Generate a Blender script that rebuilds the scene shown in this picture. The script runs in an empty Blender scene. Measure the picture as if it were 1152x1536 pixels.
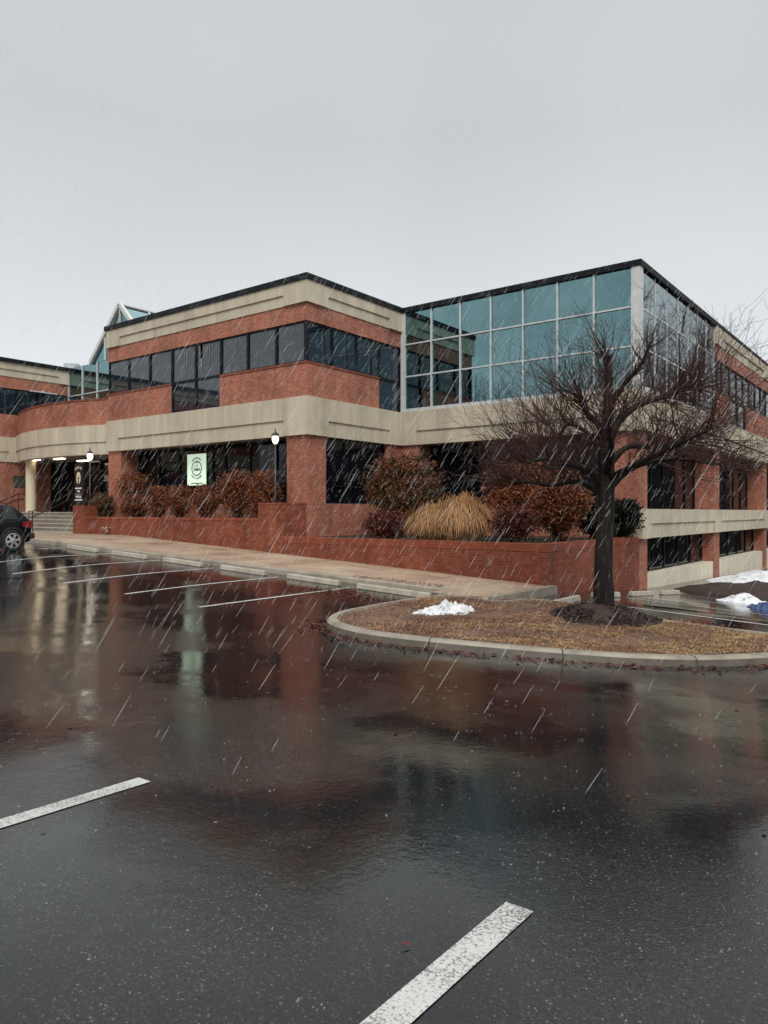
import bpy, math, random
from mathutils import Vector, Matrix, noise
# x runs along the front of the building, y runs away from the street, z = 0 is the porch floor (eye level)
SC = bpy.context.scene
R = math.radians

# ------------------------------------------------------------------ camera
cam = bpy.data.objects.new('camera', bpy.data.cameras.new('camera'))
SC.collection.objects.link(cam)
cam.location = (0, 0, 0)
cam.rotation_euler = (R(90), 0, math.atan2(.607, .794))
cam.data.sensor_fit = 'VERTICAL'
cam.data.sensor_height = 36.0
cam.data.lens = 36.0 * 1105 / 1536
cam.data.clip_start = .05
cam.data.clip_end = 3000
SC.camera = cam

# ------------------------------------------------------------------ world: flat grey overcast
SUN_EL, SUN_AZ = 44, 138
W = bpy.data.worlds.new('World'); SC.world = W; W.use_nodes = True
nt = W.node_tree; nt.nodes.clear()
wo = nt.nodes.new('ShaderNodeOutputWorld'); bg = nt.nodes.new('ShaderNodeBackground')
sky = nt.nodes.new('ShaderNodeTexSky'); sky.sky_type = 'NISHITA'; sky.sun_disc = False
sky.sun_elevation = R(SUN_EL); sky.sun_rotation = R(SUN_AZ); sky.dust_density = 6; sky.air_density = 1.0
hs = nt.nodes.new('ShaderNodeHueSaturation'); hs.inputs['Saturation'].default_value = .08
nt.links.new(sky.outputs[0], hs.inputs['Color'])
tc = nt.nodes.new('ShaderNodeTexCoord'); sep = nt.nodes.new('ShaderNodeSeparateXYZ')
nt.links.new(tc.outputs['Generated'], sep.inputs[0])
rp = nt.nodes.new('ShaderNodeValToRGB'); cr = rp.color_ramp                # cloud deck: even low down, brighter overhead
cr.elements[0].position = 0.0; cr.elements[0].color = (8.6, 9.1, 9.45, 1)
cr.elements[1].position = 1.0; cr.elements[1].color = (20, 20.4, 20.5, 1)
for p, c in ((.18, (8.0, 8.45, 8.75)), (.45, (6.0, 6.37, 6.55)), (.6, (6.1, 6.4, 6.55)), (.72, (13, 13.3, 13.5))):
    e = cr.elements.new(p); e.color = (*c, 1)
nt.links.new(sep.outputs['Z'], rp.inputs[0])
nz = nt.nodes.new('ShaderNodeTexNoise'); nz.inputs['Scale'].default_value = 2.2; nz.inputs['Detail'].default_value = 4
nt.links.new(tc.outputs['Generated'], nz.inputs['Vector'])
mr = nt.nodes.new('ShaderNodeMapRange'); mr.inputs[1].default_value = .3; mr.inputs[2].default_value = .7
mr.inputs[3].default_value = .95; mr.inputs[4].default_value = 1.05
nt.links.new(nz.outputs[0], mr.inputs[0])
mu = nt.nodes.new('ShaderNodeVectorMath'); mu.operation = 'SCALE'
nt.links.new(rp.outputs[0], mu.inputs[0]); nt.links.new(mr.outputs[0], mu.inputs['Scale'])
mx = nt.nodes.new('ShaderNodeMix'); mx.data_type = 'RGBA'; mx.inputs[0].default_value = .94
nt.links.new(hs.outputs[0], mx.inputs[6]); nt.links.new(mu.outputs[0], mx.inputs[7])
nt.links.new(mx.outputs[2], bg.inputs[0]); bg.inputs[1].default_value = .078
nt.links.new(bg.outputs[0], wo.inputs[0])

sl = bpy.data.lights.new('sun', 'SUN'); sl.energy = 1.5; sl.angle = R(25); sl.color = (1, .97, .92)
so = bpy.data.objects.new('sun', sl); SC.collection.objects.link(so)
sd = Vector((.64, -.72, .95)).normalized()
so.rotation_euler = sd.to_track_quat('Z', 'Y').to_euler(); so.location = (0, 0, 40)
SC.view_settings.view_transform = 'Standard'; SC.view_settings.look = 'None'
SC.view_settings.exposure = .36; SC.view_settings.gamma = 1
SC.cycles.max_bounces = 8; SC.cycles.transparent_max_bounces = 12

# ------------------------------------------------------------------ helpers
F = 1105.0
def ss(t):
    t = min(1, max(0, t)); return t*t*(3-2*t)
def G(x, y):
    "height of the paving"
    d = .794*y - .607*x
    dd = max(-6, min(d, 9))
    near = -1.60 - .03*dd
    far = -2.41 - .05*min(max(x, -26), 4)
    if x > -12:
        far -= ss((x+12)/4.5)*(.075*min(max(y-17, 0), 7.5) + .03*min(max(y-24.5, 0), 30))
    w = ss((y-4)/8.)
    return near*(1-w) + far*w
def at(px, y):
    "x of a sight line at depth y"
    rx = (px-576)/F
    return y*(rx*.794-.607)/(.794+.607*rx)
def dep(x, y): return -.607*x + .794*y

class MB:
    def __init__(s): s.v = []; s.f = []; s.uv = []; s.var = []; s.m = []
    def face(s, pts, uv=None, var=.5, mi=0):
        i = len(s.v); s.v += [tuple(p) for p in pts]; s.f.append(tuple(range(i, i+len(pts))))
        if uv is None:
            a, b, c = Vector(pts[0]), Vector(pts[1]), Vector(pts[2])
            n = (b-a).cross(c-b)
            ax, ay, az = abs(n.x), abs(n.y), abs(n.z)
            if az >= ax and az >= ay: uv = [(p[0], p[1]) for p in pts]
            elif ax >= ay: uv = [(p[1], p[2]) for p in pts]
            else: uv = [(p[0], p[2]) for p in pts]
        s.uv.append(uv); s.var.append(var); s.m.append(mi)
    def box(s, x0, x1, y0, y1, z0, z1, mi=0):
        if x0 > x1: x0, x1 = x1, x0
        if y0 > y1: y0, y1 = y1, y0
        A, B, C, D = (x0,y0), (x1,y0), (x1,y1), (x0,y1)
        for p, q in ((A,B), (B,C), (C,D), (D,A)):
            s.face([(*p,z0), (*q,z0), (*q,z1), (*p,z1)], mi=mi)
        s.face([(*A,z1), (*B,z1), (*C,z1), (*D,z1)], mi=mi)
        s.face([(*A,z0), (*D,z0), (*C,z0), (*B,z0)], mi=mi)
        return s
    def prism(s, poly, z0, z1):
        n = len(poly)
        for i in range(n):
            p, q = poly[i], poly[(i+1) % n]
            s.face([(*p,z0), (*q,z0), (*q,z1), (*p,z1)])
        s.face([(*p,z1) for p in poly]); s.face([(*p,z0) for p in reversed(poly)])
        return s
    def tube(s, pts, rad, n=6, cap=True, var=.5):
        pts = [Vector(p) for p in pts]
        if not hasattr(rad, '__len__'): rad = [rad]*len(pts)
        t0 = (pts[1]-pts[0]).normalized()
        ref = Vector((0, 0, 1)) if abs(t0.z) < .9 else Vector((1, 0, 0))
        u = t0.cross(ref).normalized()
        base = len(s.v)
        for i, p in enumerate(pts):
            t = (pts[min(i+1, len(pts)-1)]-pts[max(i-1, 0)])
            if t.length < 1e-9: t = t0
            t.normalize()
            u = (u - t*u.dot(t)); 
            if u.length < 1e-6: u = t.orthogonal()
            u.normalize(); w = t.cross(u)
            for k in range(n):
                a = 2*math.pi*k/n
                s.v.append(tuple(p + (u*math.cos(a)+w*math.sin(a))*rad[i]))
        for i in range(len(pts)-1):
            for k in range(n):
                a = base+i*n+k; b = base+i*n+(k+1) % n
                s.f.append((a, b, b+n, a+n)); s.uv.append([(k/n, i), ((k+1)/n, i), ((k+1)/n, i+1), (k/n, i+1)]); s.var.append(var); s.m.append(0)
        if cap:
            e = base+(len(pts)-1)*n
            s.f.append(tuple(range(e, e+n))); s.uv.append([(0, 0)]*n); s.var.append(var); s.m.append(0)
            s.f.append(tuple(reversed(range(base, base+n)))); s.uv.append([(0, 0)]*n); s.var.append(var); s.m.append(0)
        return s
    def lathe(s, c, prof, n=20, axis='z'):
        "prof: list of (radius, height)"
        base = len(s.v)
        for r, h in prof:
            for k in range(n):
                a = 2*math.pi*k/n; p, q = r*math.cos(a), r*math.sin(a)
                s.v.append({'z': (c[0]+p, c[1]+q, c[2]+h), 'x': (c[0]+h, c[1]+p, c[2]+q), 'y': (c[0]+q, c[1]+h, c[2]+p)}[axis])
        for i in range(len(prof)-1):
            for k in range(n):
                a = base+i*n+k; b = base+i*n+(k+1) % n
                s.f.append((a, b, b+n, a+n)); s.uv.append([(k/n, i), ((k+1)/n, i), ((k+1)/n, i+1), (k/n, i+1)]); s.var.append(.5); s.m.append(0)
        for off, rev in ((0, True), ((len(prof)-1)*n, False)):
            idx = list(range(base+off, base+off+n))
            s.f.append(tuple(reversed(idx) if rev else idx)); s.uv.append([(0, 0)]*n); s.var.append(.5); s.m.append(0)
        return s
    def build(s, name, mat, parent=None, smooth=False, bevel=0, origin=None):
        o0 = Vector(origin) if origin is not None else Vector((0, 0, 0))
        if parent is not None:
            q = parent
            while q.parent: q = q.parent
            o0 = Vector(q.location)
        me = bpy.data.meshes.new(name)
        me.from_pydata([(x-o0.x, y-o0.y, z-o0.z) for x, y, z in s.v], [], s.f)
        l = me.uv_layers.new(name='UVMap')
        l.data.foreach_set('uv', [c for f in s.uv for t in f for c in t])
        a = me.attributes.new('var', 'FLOAT', 'FACE'); a.data.foreach_set('value', s.var)
        for m in (mat if isinstance(mat, (list, tuple)) else [mat]): me.materials.append(m)
        me.polygons.foreach_set('material_index', s.m)
        if smooth: me.polygons.foreach_set('use_smooth', [True]*len(s.f))
        me.update()
        o = bpy.data.objects.new(name, me); SC.collection.objects.link(o)
        if parent is not None: o.parent = parent
        elif origin is not None: o.location = o0
        if bevel:
            w = o.modifiers.new('weld', 'WELD'); w.merge_threshold = .0005
            b = o.modifiers.new('bevel', 'BEVEL'); b.width = bevel; b.segments = 2; b.limit_method = 'ANGLE'
        return o

def tag(o, label=None, cat=None, group=None, kind=None):
    if label: o['label'] = label
    if cat: o['category'] = cat
    if group: o['group'] = group
    if kind: o['kind'] = kind
    return o
def thing(name, loc, label, cat, group=None):
    o = bpy.data.objects.new(name, None); SC.collection.objects.link(o); o.location = loc
    o.empty_display_size = .2
    return tag(o, label, cat, group)
def copy_tree(o, parent=None):
    c = o.copy(); SC.collection.objects.link(c)
    if parent is not None: c.parent = parent
    for ch in list(o.children): copy_tree(ch, c)
    return c
class Fr:
    "a facade: p0 on the ground line, t along the wall, n outward"
    def __init__(s, p0, t, n): s.p = Vector(p0); s.t = Vector(t); s.n = Vector(n)
    def pt(s, a, d, z):
        q = s.p + s.t*a + s.n*d
        return (q.x, q.y, z)
    def box(s, mb, a0, a1, z0, z1, d0, d1):
        p, q = s.pt(a0, d0, 0), s.pt(a1, d1, 0)
        return mb.box(p[0], q[0], p[1], q[1], z0, z1)

# ------------------------------------------------------------------ materials
class N:
    def __init__(s, name):
        s.mat = bpy.data.materials.new(name); s.mat.use_nodes = True
        s.t = s.mat.node_tree; s.b = s.t.nodes['Principled BSDF']
    def n(s, t, **kw):
        q = s.t.nodes.new('ShaderNode'+t)
        for k, v in kw.items():
            if k.startswith('i_'): q.inputs[k[2:].replace('_', ' ')].default_value = v
            else: setattr(q, k, v)
        return q
    def l(s, a, b): s.t.links.new(a, b)
    def set(s, **kw):
        for k, v in kw.items(): s.b.inputs[k.replace('_', ' ')].default_value = v
    def coord(s, kind='Object', scale=None):
        q = s.n('TexCoord'); o = q.outputs[kind]
        if scale:
            m = s.n('Mapping'); m.inputs['Scale'].default_value = scale; s.l(o, m.inputs['Vector']); o = m.outputs[0]
        return o
    def pos(s, scale=None):
        o = s.n('NewGeometry').outputs['Position']
        if scale:
            m = s.n('Mapping'); m.inputs['Scale'].default_value = scale; s.l(o, m.inputs['Vector']); o = m.outputs[0]
        return o
    def noise(s, vec, scale, detail=4, rough=.55):
        q = s.n('TexNoise'); q.inputs['Scale'].default_value = scale; q.inputs['Detail'].default_value = detail
        q.inputs['Roughness'].default_value = rough; s.l(vec, q.inputs['Vector']); return q.outputs['Fac']
    def ramp(s, fac, stops):
        q = s.n('ValToRGB'); c = q.color_ramp
        c.elements[0].position, c.elements[0].color = stops[0][0], (*stops[0][1], 1)
        c.elements[1].position, c.elements[1].color = stops[-1][0], (*stops[-1][1], 1)
        for p, col in stops[1:-1]:
            e = c.elements.new(p); e.color = (*col, 1)
        s.l(fac, q.inputs[0]); return q.outputs[0]
    def rng(s, fac, a, b, c, d):
        q = s.n('MapRange'); q.interpolation_type = 'SMOOTHSTEP'
        for i, v in enumerate((a, b, c, d)): q.inputs[i+1].default_value = v
        s.l(fac, q.inputs[0]); return q.outputs[0]
    def mix(s, fac, a, b, mode='MIX'):
        q = s.n('Mix', data_type='RGBA', blend_type=mode)
        for sock, v in ((q.inputs[0], fac), (q.inputs[6], a), (q.inputs[7], b)):
            if isinstance(v, (int, float)): sock.default_value = v
            elif isinstance(v, tuple): sock.default_value = (*v, 1)
            else: s.l(v, sock)
        return q.outputs[2]
    def math(s, op, a, b=0.):
        q = s.n('Math', operation=op)
        for i, v in enumerate((a, b)):
            if isinstance(v, (int, float)): q.inputs[i].default_value = v
            else: s.l(v, q.inputs[i])
        return q.outputs[0]
    def bump(s, h, strength=.3, dist=.01, prev=None):
        q = s.n('Bump'); q.inputs['Strength'].default_value = strength; q.inputs['Distance'].default_value = dist
        s.l(h, q.inputs['Height'])
        if prev is not None: s.l(prev, q.inputs['Normal'])
        return q.outputs[0]
    def out(s, color=None, rough=None, normal=None):
        if color is not None:
            if isinstance(color, tuple): s.b.inputs['Base Color'].default_value = (*color, 1)
            else: s.l(color, s.b.inputs['Base Color'])
        if rough is not None:
            if isinstance(rough, (int, float)): s.b.inputs['Roughness'].default_value = rough
            else: s.l(rough, s.b.inputs['Roughness'])
        if normal is not None: s.l(normal, s.b.inputs['Normal'])
        return s.mat

def m_brick(name, c1, c2, mort, rough=.55, soldier=False):
    k = N(name); uv = k.coord('UV')
    if soldier:
        mp = k.n('Mapping'); mp.inputs['Rotation'].default_value = (0, 0, R(90)); k.l(uv, mp.inputs['Vector']); uv = mp.outputs[0]
    b = k.n('TexBrick'); b.offset = .5; b.squash = 1
    for i, v in (('Color1', (*c1, 1)), ('Color2', (*c2, 1)), ('Mortar', (*mort, 1)), ('Scale', 1.), ('Mortar Size', .0075), ('Mortar Smooth', .2),
                 ('Bias', -.1), ('Brick Width', .21), ('Row Height', .074)): b.inputs[i].default_value = v
    k.l(uv, b.inputs['Vector'])
    p = k.pos()
    big = k.ramp(k.noise(p, .55, 5, .6), [(.3, (.72, .70, .70)), (.55, (1, 1, 1)), (.75, (1.12, 1.05, 1.0))])
    st = k.ramp(k.noise(k.pos((2.2, 2.2, .25)), 1.6, 4), [(.35, (.80, .78, .78)), (.6, (1, 1, 1))])
    fine = k.ramp(k.noise(p, 9, 3), [(.3, (.85, .85, .85)), (.7, (1.1, 1.1, 1.1))])
    lime = k.rng(k.noise(k.pos((1, 1, .45)), 1.9, 6, .7), .60, .74, 0., .32)
    c = k.mix(1., k.mix(1., k.mix(1., k.mix(lime, b.outputs['Color'], (.42, .33, .28)), big, 'MULTIPLY'), st, 'MULTIPLY'), fine, 'MULTIPLY')
    h = k.math('SUBTRACT', 1.0, b.outputs['Fac'])
    k.b.inputs['Specular IOR Level'].default_value = .2
    return k.out(c, k.rng(k.noise(p, 1.1, 3), .35, .7, rough-.12, rough+.15), k.bump(h, .5, .008))
M = {}
M['brick'] = m_brick('brick', (.45, .150, .088), (.31, .096, .058), (.40, .26, .20))
M['brick_wet'] = m_brick('brick_wet', (.295, .078, .042), (.20, .050, .027), (.21, .10, .068), .42)
M['soldier'] = m_brick('soldier_brick', (.34, .085, .045), (.26, .06, .032), (.20, .09, .06), .4, True)

def m_concrete(name, c, var=.12, streak=.22, rough=.75, scale=.8):
    k = N(name); p = k.pos()
    a = k.ramp(k.noise(p, scale, 6, .62), [(.25, tuple(v*(1-var*1.5) for v in c)), (.5, c), (.8, tuple(min(.9, v*(1+var)) for v in c))])
    s = k.ramp(k.noise(k.pos((1.6, 1.6, .12)), 1.7, 5, .6), [(.35, (1-streak, 1-streak*1.05, 1-streak*1.1)), (.62, (1, 1, 1))])
    g = k.ramp(k.noise(p, 40, 3), [(.3, (.92, .92, .92)), (.7, (1.05, 1.05, 1.05))])
    c2 = k.mix(1., k.mix(1., a, s, 'MULTIPLY'), g, 'MULTIPLY')
    return k.out(c2, rough, k.bump(k.noise(p, 60, 4), .25, .004))
M['cream'] = m_concrete('cream_concrete', (.545, .48, .365))
M['cream_pale'] = m_concrete('cream_painted_concrete', (.62, .57, .45), .08, .15)
M['column'] = m_concrete('cream_column', (.66, .58, .42), .06, .08)
M['step'] = m_concrete('step_concrete', (.21, .185, .15), .2, .1, .5, 2.0)
M['nosing'] = m_concrete('step_nosing', (.42, .39, .33), .15, .1, .5, 2.0)

def m_walk():
    k = N('walk_concrete'); p = k.pos()
    a = k.ramp(k.noise(p, .9, 6, .6), [(.25, (.22, .155, .105)), (.5, (.36, .265, .185)), (.8, (.47, .37, .27))])
    uv = k.coord('UV'); b = k.n('TexBrick'); b.offset = 0
    for i, v in (('Color1', (1, 1, 1, 1)), ('Color2', (.9, .9, .9, 1)), ('Mortar', (.35, .32, .3, 1)), ('Scale', 1.), ('Mortar Size', .012), ('Brick Width', 1.5), ('Row Height', 9.)):
        b.inputs[i].default_value = v
    k.l(uv, b.inputs['Vector'])
    g = k.ramp(k.noise(p, 70, 3), [(.3, (.82, .82, .82)), (.7, (1.12, 1.12, 1.12))])
    c = k.mix(1., k.mix(1., a, b.outputs['Color'], 'MULTIPLY'), g, 'MULTIPLY')
    wet = k.noise(p, .7, 4)
    return k.out(c, k.rng(wet, .35, .65, .3, .6), k.bump(k.noise(p, 80, 4), .2, .004))
M['walk'] = m_walk()
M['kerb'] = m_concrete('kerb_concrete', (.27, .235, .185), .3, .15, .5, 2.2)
M['kerb_face'] = m_concrete('shaded_kerb_face', (.105, .090, .066), .35, .25, .35, 2.6)  # darker kerb concrete: shade of the front face put into the colour
M['stop'] = m_concrete('stop_concrete', (.40, .36, .29), .22, .1, .5, 3.0)

def m_asphalt():
    k = N('wet_asphalt'); p = k.pos()
    grain = k.n('TexVoronoi', feature='F1'); grain.inputs['Scale'].default_value = 135; k.l(p, grain.inputs['Vector'])
    cell = k.n('SeparateColor'); k.l(grain.outputs['Color'], cell.inputs[0])
    stone = k.ramp(cell.outputs[0], [(0, (.005, .005, .0055)), (.6, (.010, .010, .0112)), (.88, (.024, .024, .025)), (.972, (.04, .04, .039)), (1, (.12, .12, .117))])
    tone = k.ramp(k.noise(p, .35, 5, .6), [(.3, (.75, .75, .77)), (.7, (1.3, 1.27, 1.22))])
    base = k.mix(1., stone, tone, 'MULTIPLY')
    big = k.noise(k.pos((1, 1.0, 1)), .42, 5, .6)
    pud = k.rng(big, .41, .57, 0., 1.)                       # standing water in the low spots
    col = k.mix(pud, base, k.mix(.6, base, (.006, .006, .006)))
    rough = k.mix(pud, (.07,)*3, (.02,)*3)
    rip = k.noise(k.pos((1, 1, 1)), 5.5, 2, .5)
    rip2 = k.noise(k.pos((1, 1, 1)), 24, 3, .6)
    dry = k.math('SUBTRACT', 1.0, pud)
    h1 = k.math('MULTIPLY', grain.outputs['Distance'], k.math('ADD', k.math('MULTIPLY', dry, .85), .14))
    n1 = k.bump(h1, .085, .006)
    n2 = k.bump(rip2, .12, .006, n1)
    n3 = k.bump(rip, .075, .014, n2)
    k.set(IOR=1.52)
    return k.out(col, rough, n3)
M['asphalt'] = m_asphalt()
def m_paint():
    k = N('road_paint'); p = k.pos()
    w = k.noise(p, 70, 5, .7); w2 = k.noise(p, 3, 4)
    f = k.rng(k.math('ADD', k.math('MULTIPLY', w, .75), k.math('MULTIPLY', w2, .25)), .40, .53, 0, 1)
    v = k.n('TexVoronoi', feature='DISTANCE_TO_EDGE'); v.inputs['Scale'].default_value = 55; k.l(p, v.inputs['Vector'])
    crack = k.rng(v.outputs['Distance'], .01, .06, 0.72, 1)
    c = k.mix(1., k.mix(f, (.13, .13, .126), (.50, .50, .475)), crack, 'MULTIPLY')
    k.set(IOR=1.36)
    return k.out(c, .4, k.bump(w, .5, .006))
M['paint'] = m_paint()

def m_simple(name, c, rough=.5, metal=0., var=.15, bump=0., scale=6, ior=1.5):
    k = N(name); p = k.pos()
    col = k.ramp(k.noise(p, scale, 4), [(.3, tuple(v*(1-var) for v in c)), (.7, tuple(min(1, v*(1+var)) for v in c))])
    k.set(Metallic=metal, IOR=ior)
    return k.out(col, rough, k.bump(k.noise(p, scale*5, 3), bump, .01) if bump else None)
M['coping'] = m_simple('dark_coping', (.008, .009, .012), .55, ior=1.25)
M['frame'] = m_simple('dark_frame', (.007, .008, .011), .4, ior=1.3)
M['mullion'] = m_simple('pale_mullion', (.50, .53, .53), .4)
M['post'] = m_simple('pale_post', (.55, .56, .54), .5, 0, .08)
M['black'] = m_simple('black_metal', (.010, .010, .011), .35)
M['soffit'] = m_simple('soffit', (.20, .16, .13), .7)
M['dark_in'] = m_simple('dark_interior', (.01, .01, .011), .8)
M['roof'] = m_simple('roof_gravel', (.18, .17, .16), .9)
M['soil'] = m_simple('dark_soil', (.022, .014, .010), .8, 0, .3, .6, 8)
M['mulch'] = m_simple('dark_mulch', (.032, .016, .011), .7, 0, .4, .9, 14)
M['chrome'] = m_simple('chrome', (.75, .75, .74), .15, 1.)
M['bronze'] = m_simple('bronze_plaque', (.085, .095, .07), .45, .3)
M['white_ink'] = m_simple('white_lettering', (.78, .78, .74), .5, 0, .04)
M['gold_ink'] = m_simple('gold_lettering', (.62, .55, .36), .5, 0, .06)
M['dark_ink'] = m_simple('dark_lettering', (.02, .035, .02), .5)
M['red_ink'] = m_simple('maroon_lettering', (.17, .03, .025), .5)
M['reflection_strip'] = m_simple('painted_reflection', (.17, .17, .17), .8, 0, .35, 0, 2)  # pale colour standing in for reflections in the upper windows
def m_glass(name, c, ior, metal=0., rough=.03, wav=.03):
    k = N(name); p = k.pos()
    k.set(IOR=ior, Metallic=metal)
    oi = k.n('ObjectInfo'); tint = k.ramp(oi.outputs['Random'], [(0, (.86, .88, .90)), (1, (1.1, 1.08, 1.06))])
    return k.out(k.mix(1., tint, k.ramp(k.noise(p, .8, 3), [(.3, tuple(v*.9 for v in c)), (.7, tuple(v*1.1 for v in c))]), 'MULTIPLY'), rough,
                 k.bump(k.noise(p, 1.3, 2), wav, .02))
M['glass'] = m_glass('tinted_glass', (.010, .016, .026), 1.85)
M['glass_dark'] = m_glass('dark_glass', (.005, .006, .008), 1.36)
M['teal'] = m_glass('teal_mirror_glass', (.165, .29, .31), 1.5, 1., .015, .02)
M['teal_dark'] = m_glass('grey_mirror_glass', (.24, .31, .33), 1.5, 1., .02, .03)
def m_emit(name, c, s):
    k = N(name); k.set(Emission_Strength=s); k.b.inputs['Emission Color'].default_value = (*c, 1)
    return k.out(c, .4)
M['lamp'] = m_emit('lamp_globe', (1, .93, .78), 7)
M['lamp_dim'] = m_emit('lamp_globe_dim', (1, .95, .85), 1.3)
M['tube'] = m_emit('ceiling_lamp', (1, .84, .58), 4.5)
def m_sign():
    k = N('lit_sign_face'); k.set(Emission_Strength=.46)
    c = k.ramp(k.noise(k.pos(), 1.2, 3), [(.3, (.62, .86, .63)), (.7, (.78, .95, .74))])
    k.l(c, k.b.inputs['Emission Color']); return k.out((.7, .85, .7), .35)
M['sign'] = m_sign()

def m_leaf(name, stops, rough=.5):
    k = N(name); a = k.n('Attribute', attribute_name='var')
    nse = k.noise(k.pos(), 2.2, 3); k.b.inputs['Specular IOR Level'].default_value = .15
    f = k.math('ADD', k.math('MULTIPLY', a.outputs['Fac'], .6), k.math('MULTIPLY', nse, .4))
    return k.out(k.ramp(f, stops), rough)
M['rust'] = m_leaf('rust_leaves', [(.15, (.035, .012, .008)), (.4, (.115, .036, .017)), (.62, (.225, .075, .030)), (.88, (.32, .13, .055))])
M['nandina'] = m_leaf('mixed_leaves', [(.15, (.02, .02, .009)), (.38, (.055, .045, .018)), (.55, (.12, .055, .025)), (.72, (.18, .055, .028)), (.9, (.30, .13, .042))])
M['redleaf'] = m_leaf('dark_red_leaves', [(.2, (.022, .009, .008)), (.5, (.085, .022, .017)), (.85, (.18, .055, .037))])
M['evergreen'] = m_leaf('evergreen_leaves', [(.2, (.004, .006, .004)), (.6, (.010, .014, .008)), (.9, (.020, .026, .014))], .35)
M['cover'] = m_leaf('groundcover_leaves', [(.2, (.018, .024, .012)), (.6, (.05, .06, .032)), (.9, (.09, .10, .055))])
M['straw'] = m_leaf('straw_blades', [(.15, (.10, .045, .02)), (.42, (.30, .15, .065)), (.7, (.47, .27, .13)), (.9, (.62, .43, .24))], .6)
M['turf'] = m_leaf('dormant_turf', [(.12, (.05, .022, .014)), (.4, (.19, .092, .052)), (.62, (.34, .20, .095)), (.88, (.42, .31, .13))], .6)
M['litter'] = m_leaf('wet_fallen_leaves', [(.2, (.03, .011, .009)), (.5, (.085, .026, .018)), (.8, (.15, .062, .033)), (.92, (.26, .16, .10))], .35)
def m_bark():
    k = N('wet_bark'); p = k.pos((14, 14, 2.2))
    nse = k.noise(p, 1.4, 6, .65)
    k.b.inputs['Specular IOR Level'].default_value = .2
    return k.out(k.ramp(nse, [(.3, (.003, .0025, .0025)), (.52, (.014, .010, .009)), (.75, (.055, .042, .035))]), .55, k.bump(nse, 1., .03))
M['bark'] = m_bark()
M['twig'] = m_leaf('twig_bark', [(.2, (.02, .011, .009)), (.6, (.065, .031, .025)), (.9, (.13, .066, .052))], .5)
M['far_twig'] = m_simple('far_twig_bark', (.015, .012, .010), .8)
def m_snow():
    k = N('old_snow'); p = k.pos()
    c = k.ramp(k.noise(p, 5, 6, .65), [(.3, (.22, .20, .18)), (.44, (.58, .59, .60)), (.7, (.74, .75, .77))])
    k.set(Subsurface_Weight=.25)
    return k.out(c, .55, k.bump(k.noise(p, 18, 5), .5, .03))
M['snow'] = m_snow()
def m_sleet():
    k = N('sleet'); k.set(Alpha=.17)
    return k.out((.86, .87, .88), .3)
M['sleet'] = m_sleet()
M['tarp'] = m_simple('blue_tarp', (.012, .035, .12), .3, 0, .3, .3, 5)

# text as a mesh
def text(s, size, loc, parent, mat, rz=0., name='lettering', xs=1., bold=0.0, lean=0., extr=.006, top=False):
    cu = bpy.data.curves.new(name, 'FONT'); cu.body = s; cu.size = size; cu.align_x = 'CENTER'; cu.align_y = 'CENTER'
    cu.extrude = extr; cu.offset = bold
    t = bpy.data.objects.new(name, cu)
    me = bpy.data.meshes.new_from_object(t)
    bpy.data.objects.remove(t); bpy.data.curves.remove(cu)
    o = bpy.data.objects.new(name, me); SC.collection.objects.link(o)
    me.materials.append(mat)
    m = Matrix.Rotation(rz, 4, 'Z') @ Matrix.Rotation(R(90), 4, 'X') @ Matrix.Rotation(lean, 4, 'Z') @ Matrix.Scale(xs, 4, (1, 0, 0))
    me.transform(m)
    if parent is None: o.location = loc; return o
    q = parent
    while q.parent: q = q.parent
    me.transform(Matrix.Translation(Vector(loc)-Vector(q.location)))
    o.parent = parent
    return o
def arc_text(s, size, cx, cz, rx_, rz_, a0, a1, y, parent, mat, inward=False, xs=1.):
    "letters along an arc as one mesh each word"
    mb = None; objs = []
    n = len(s)
    for i, ch in enumerate(s):
        if ch == ' ': continue
        a = R(a0+(a1-a0)*i/max(1, n-1))
        p = (cx+rx_*math.cos(a), y, cz+rz_*math.sin(a))
        objs.append(text(ch, size, p, parent, mat, lean=a-R(90) if not inward else a+R(90), xs=xs, extr=.003, bold=.0015))
    import bmesh
    bm = bmesh.new()
    for o in objs: bm.from_mesh(o.data)
    me = bpy.data.meshes.new('lettering'); bm.to_mesh(me); bm.free(); me.materials.append(mat)
    for o in objs: bpy.data.objects.remove(o)
    o = bpy.data.objects.new('lettering', me); SC.collection.objects.link(o); o.parent = parent
    return o

# ------------------------------------------------------------------ paving
def axis(a, b, step, far):
    v = []; t = a
    while t < b: v.append(t); t += step
    v.append(b)
    lo = [a-d for d in far][::-1]; hi = [b+d for d in far]
    return lo+v+hi
gx = axis(-46, 14, .5, [2, 6, 14, 30, 70, 160, 400, 900]); gy = axis(-8, 66, .5, [2, 6, 14, 30, 70, 160, 400, 900])
mb = MB(); nx = len(gx)
mb.v = [(x, y, G(x, y)) for y in gy for x in gx]
for j in range(len(gy)-1):
    for i in range(nx-1):
        a = j*nx+i; mb.f.append((a, a+1, a+1+nx, a+nx)); mb.uv.append([(0, 0)]*4); mb.var.append(.5); mb.m.append(0)
tag(mb.build('parking_lot', M['asphalt'], smooth=True), kind='structure')

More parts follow.
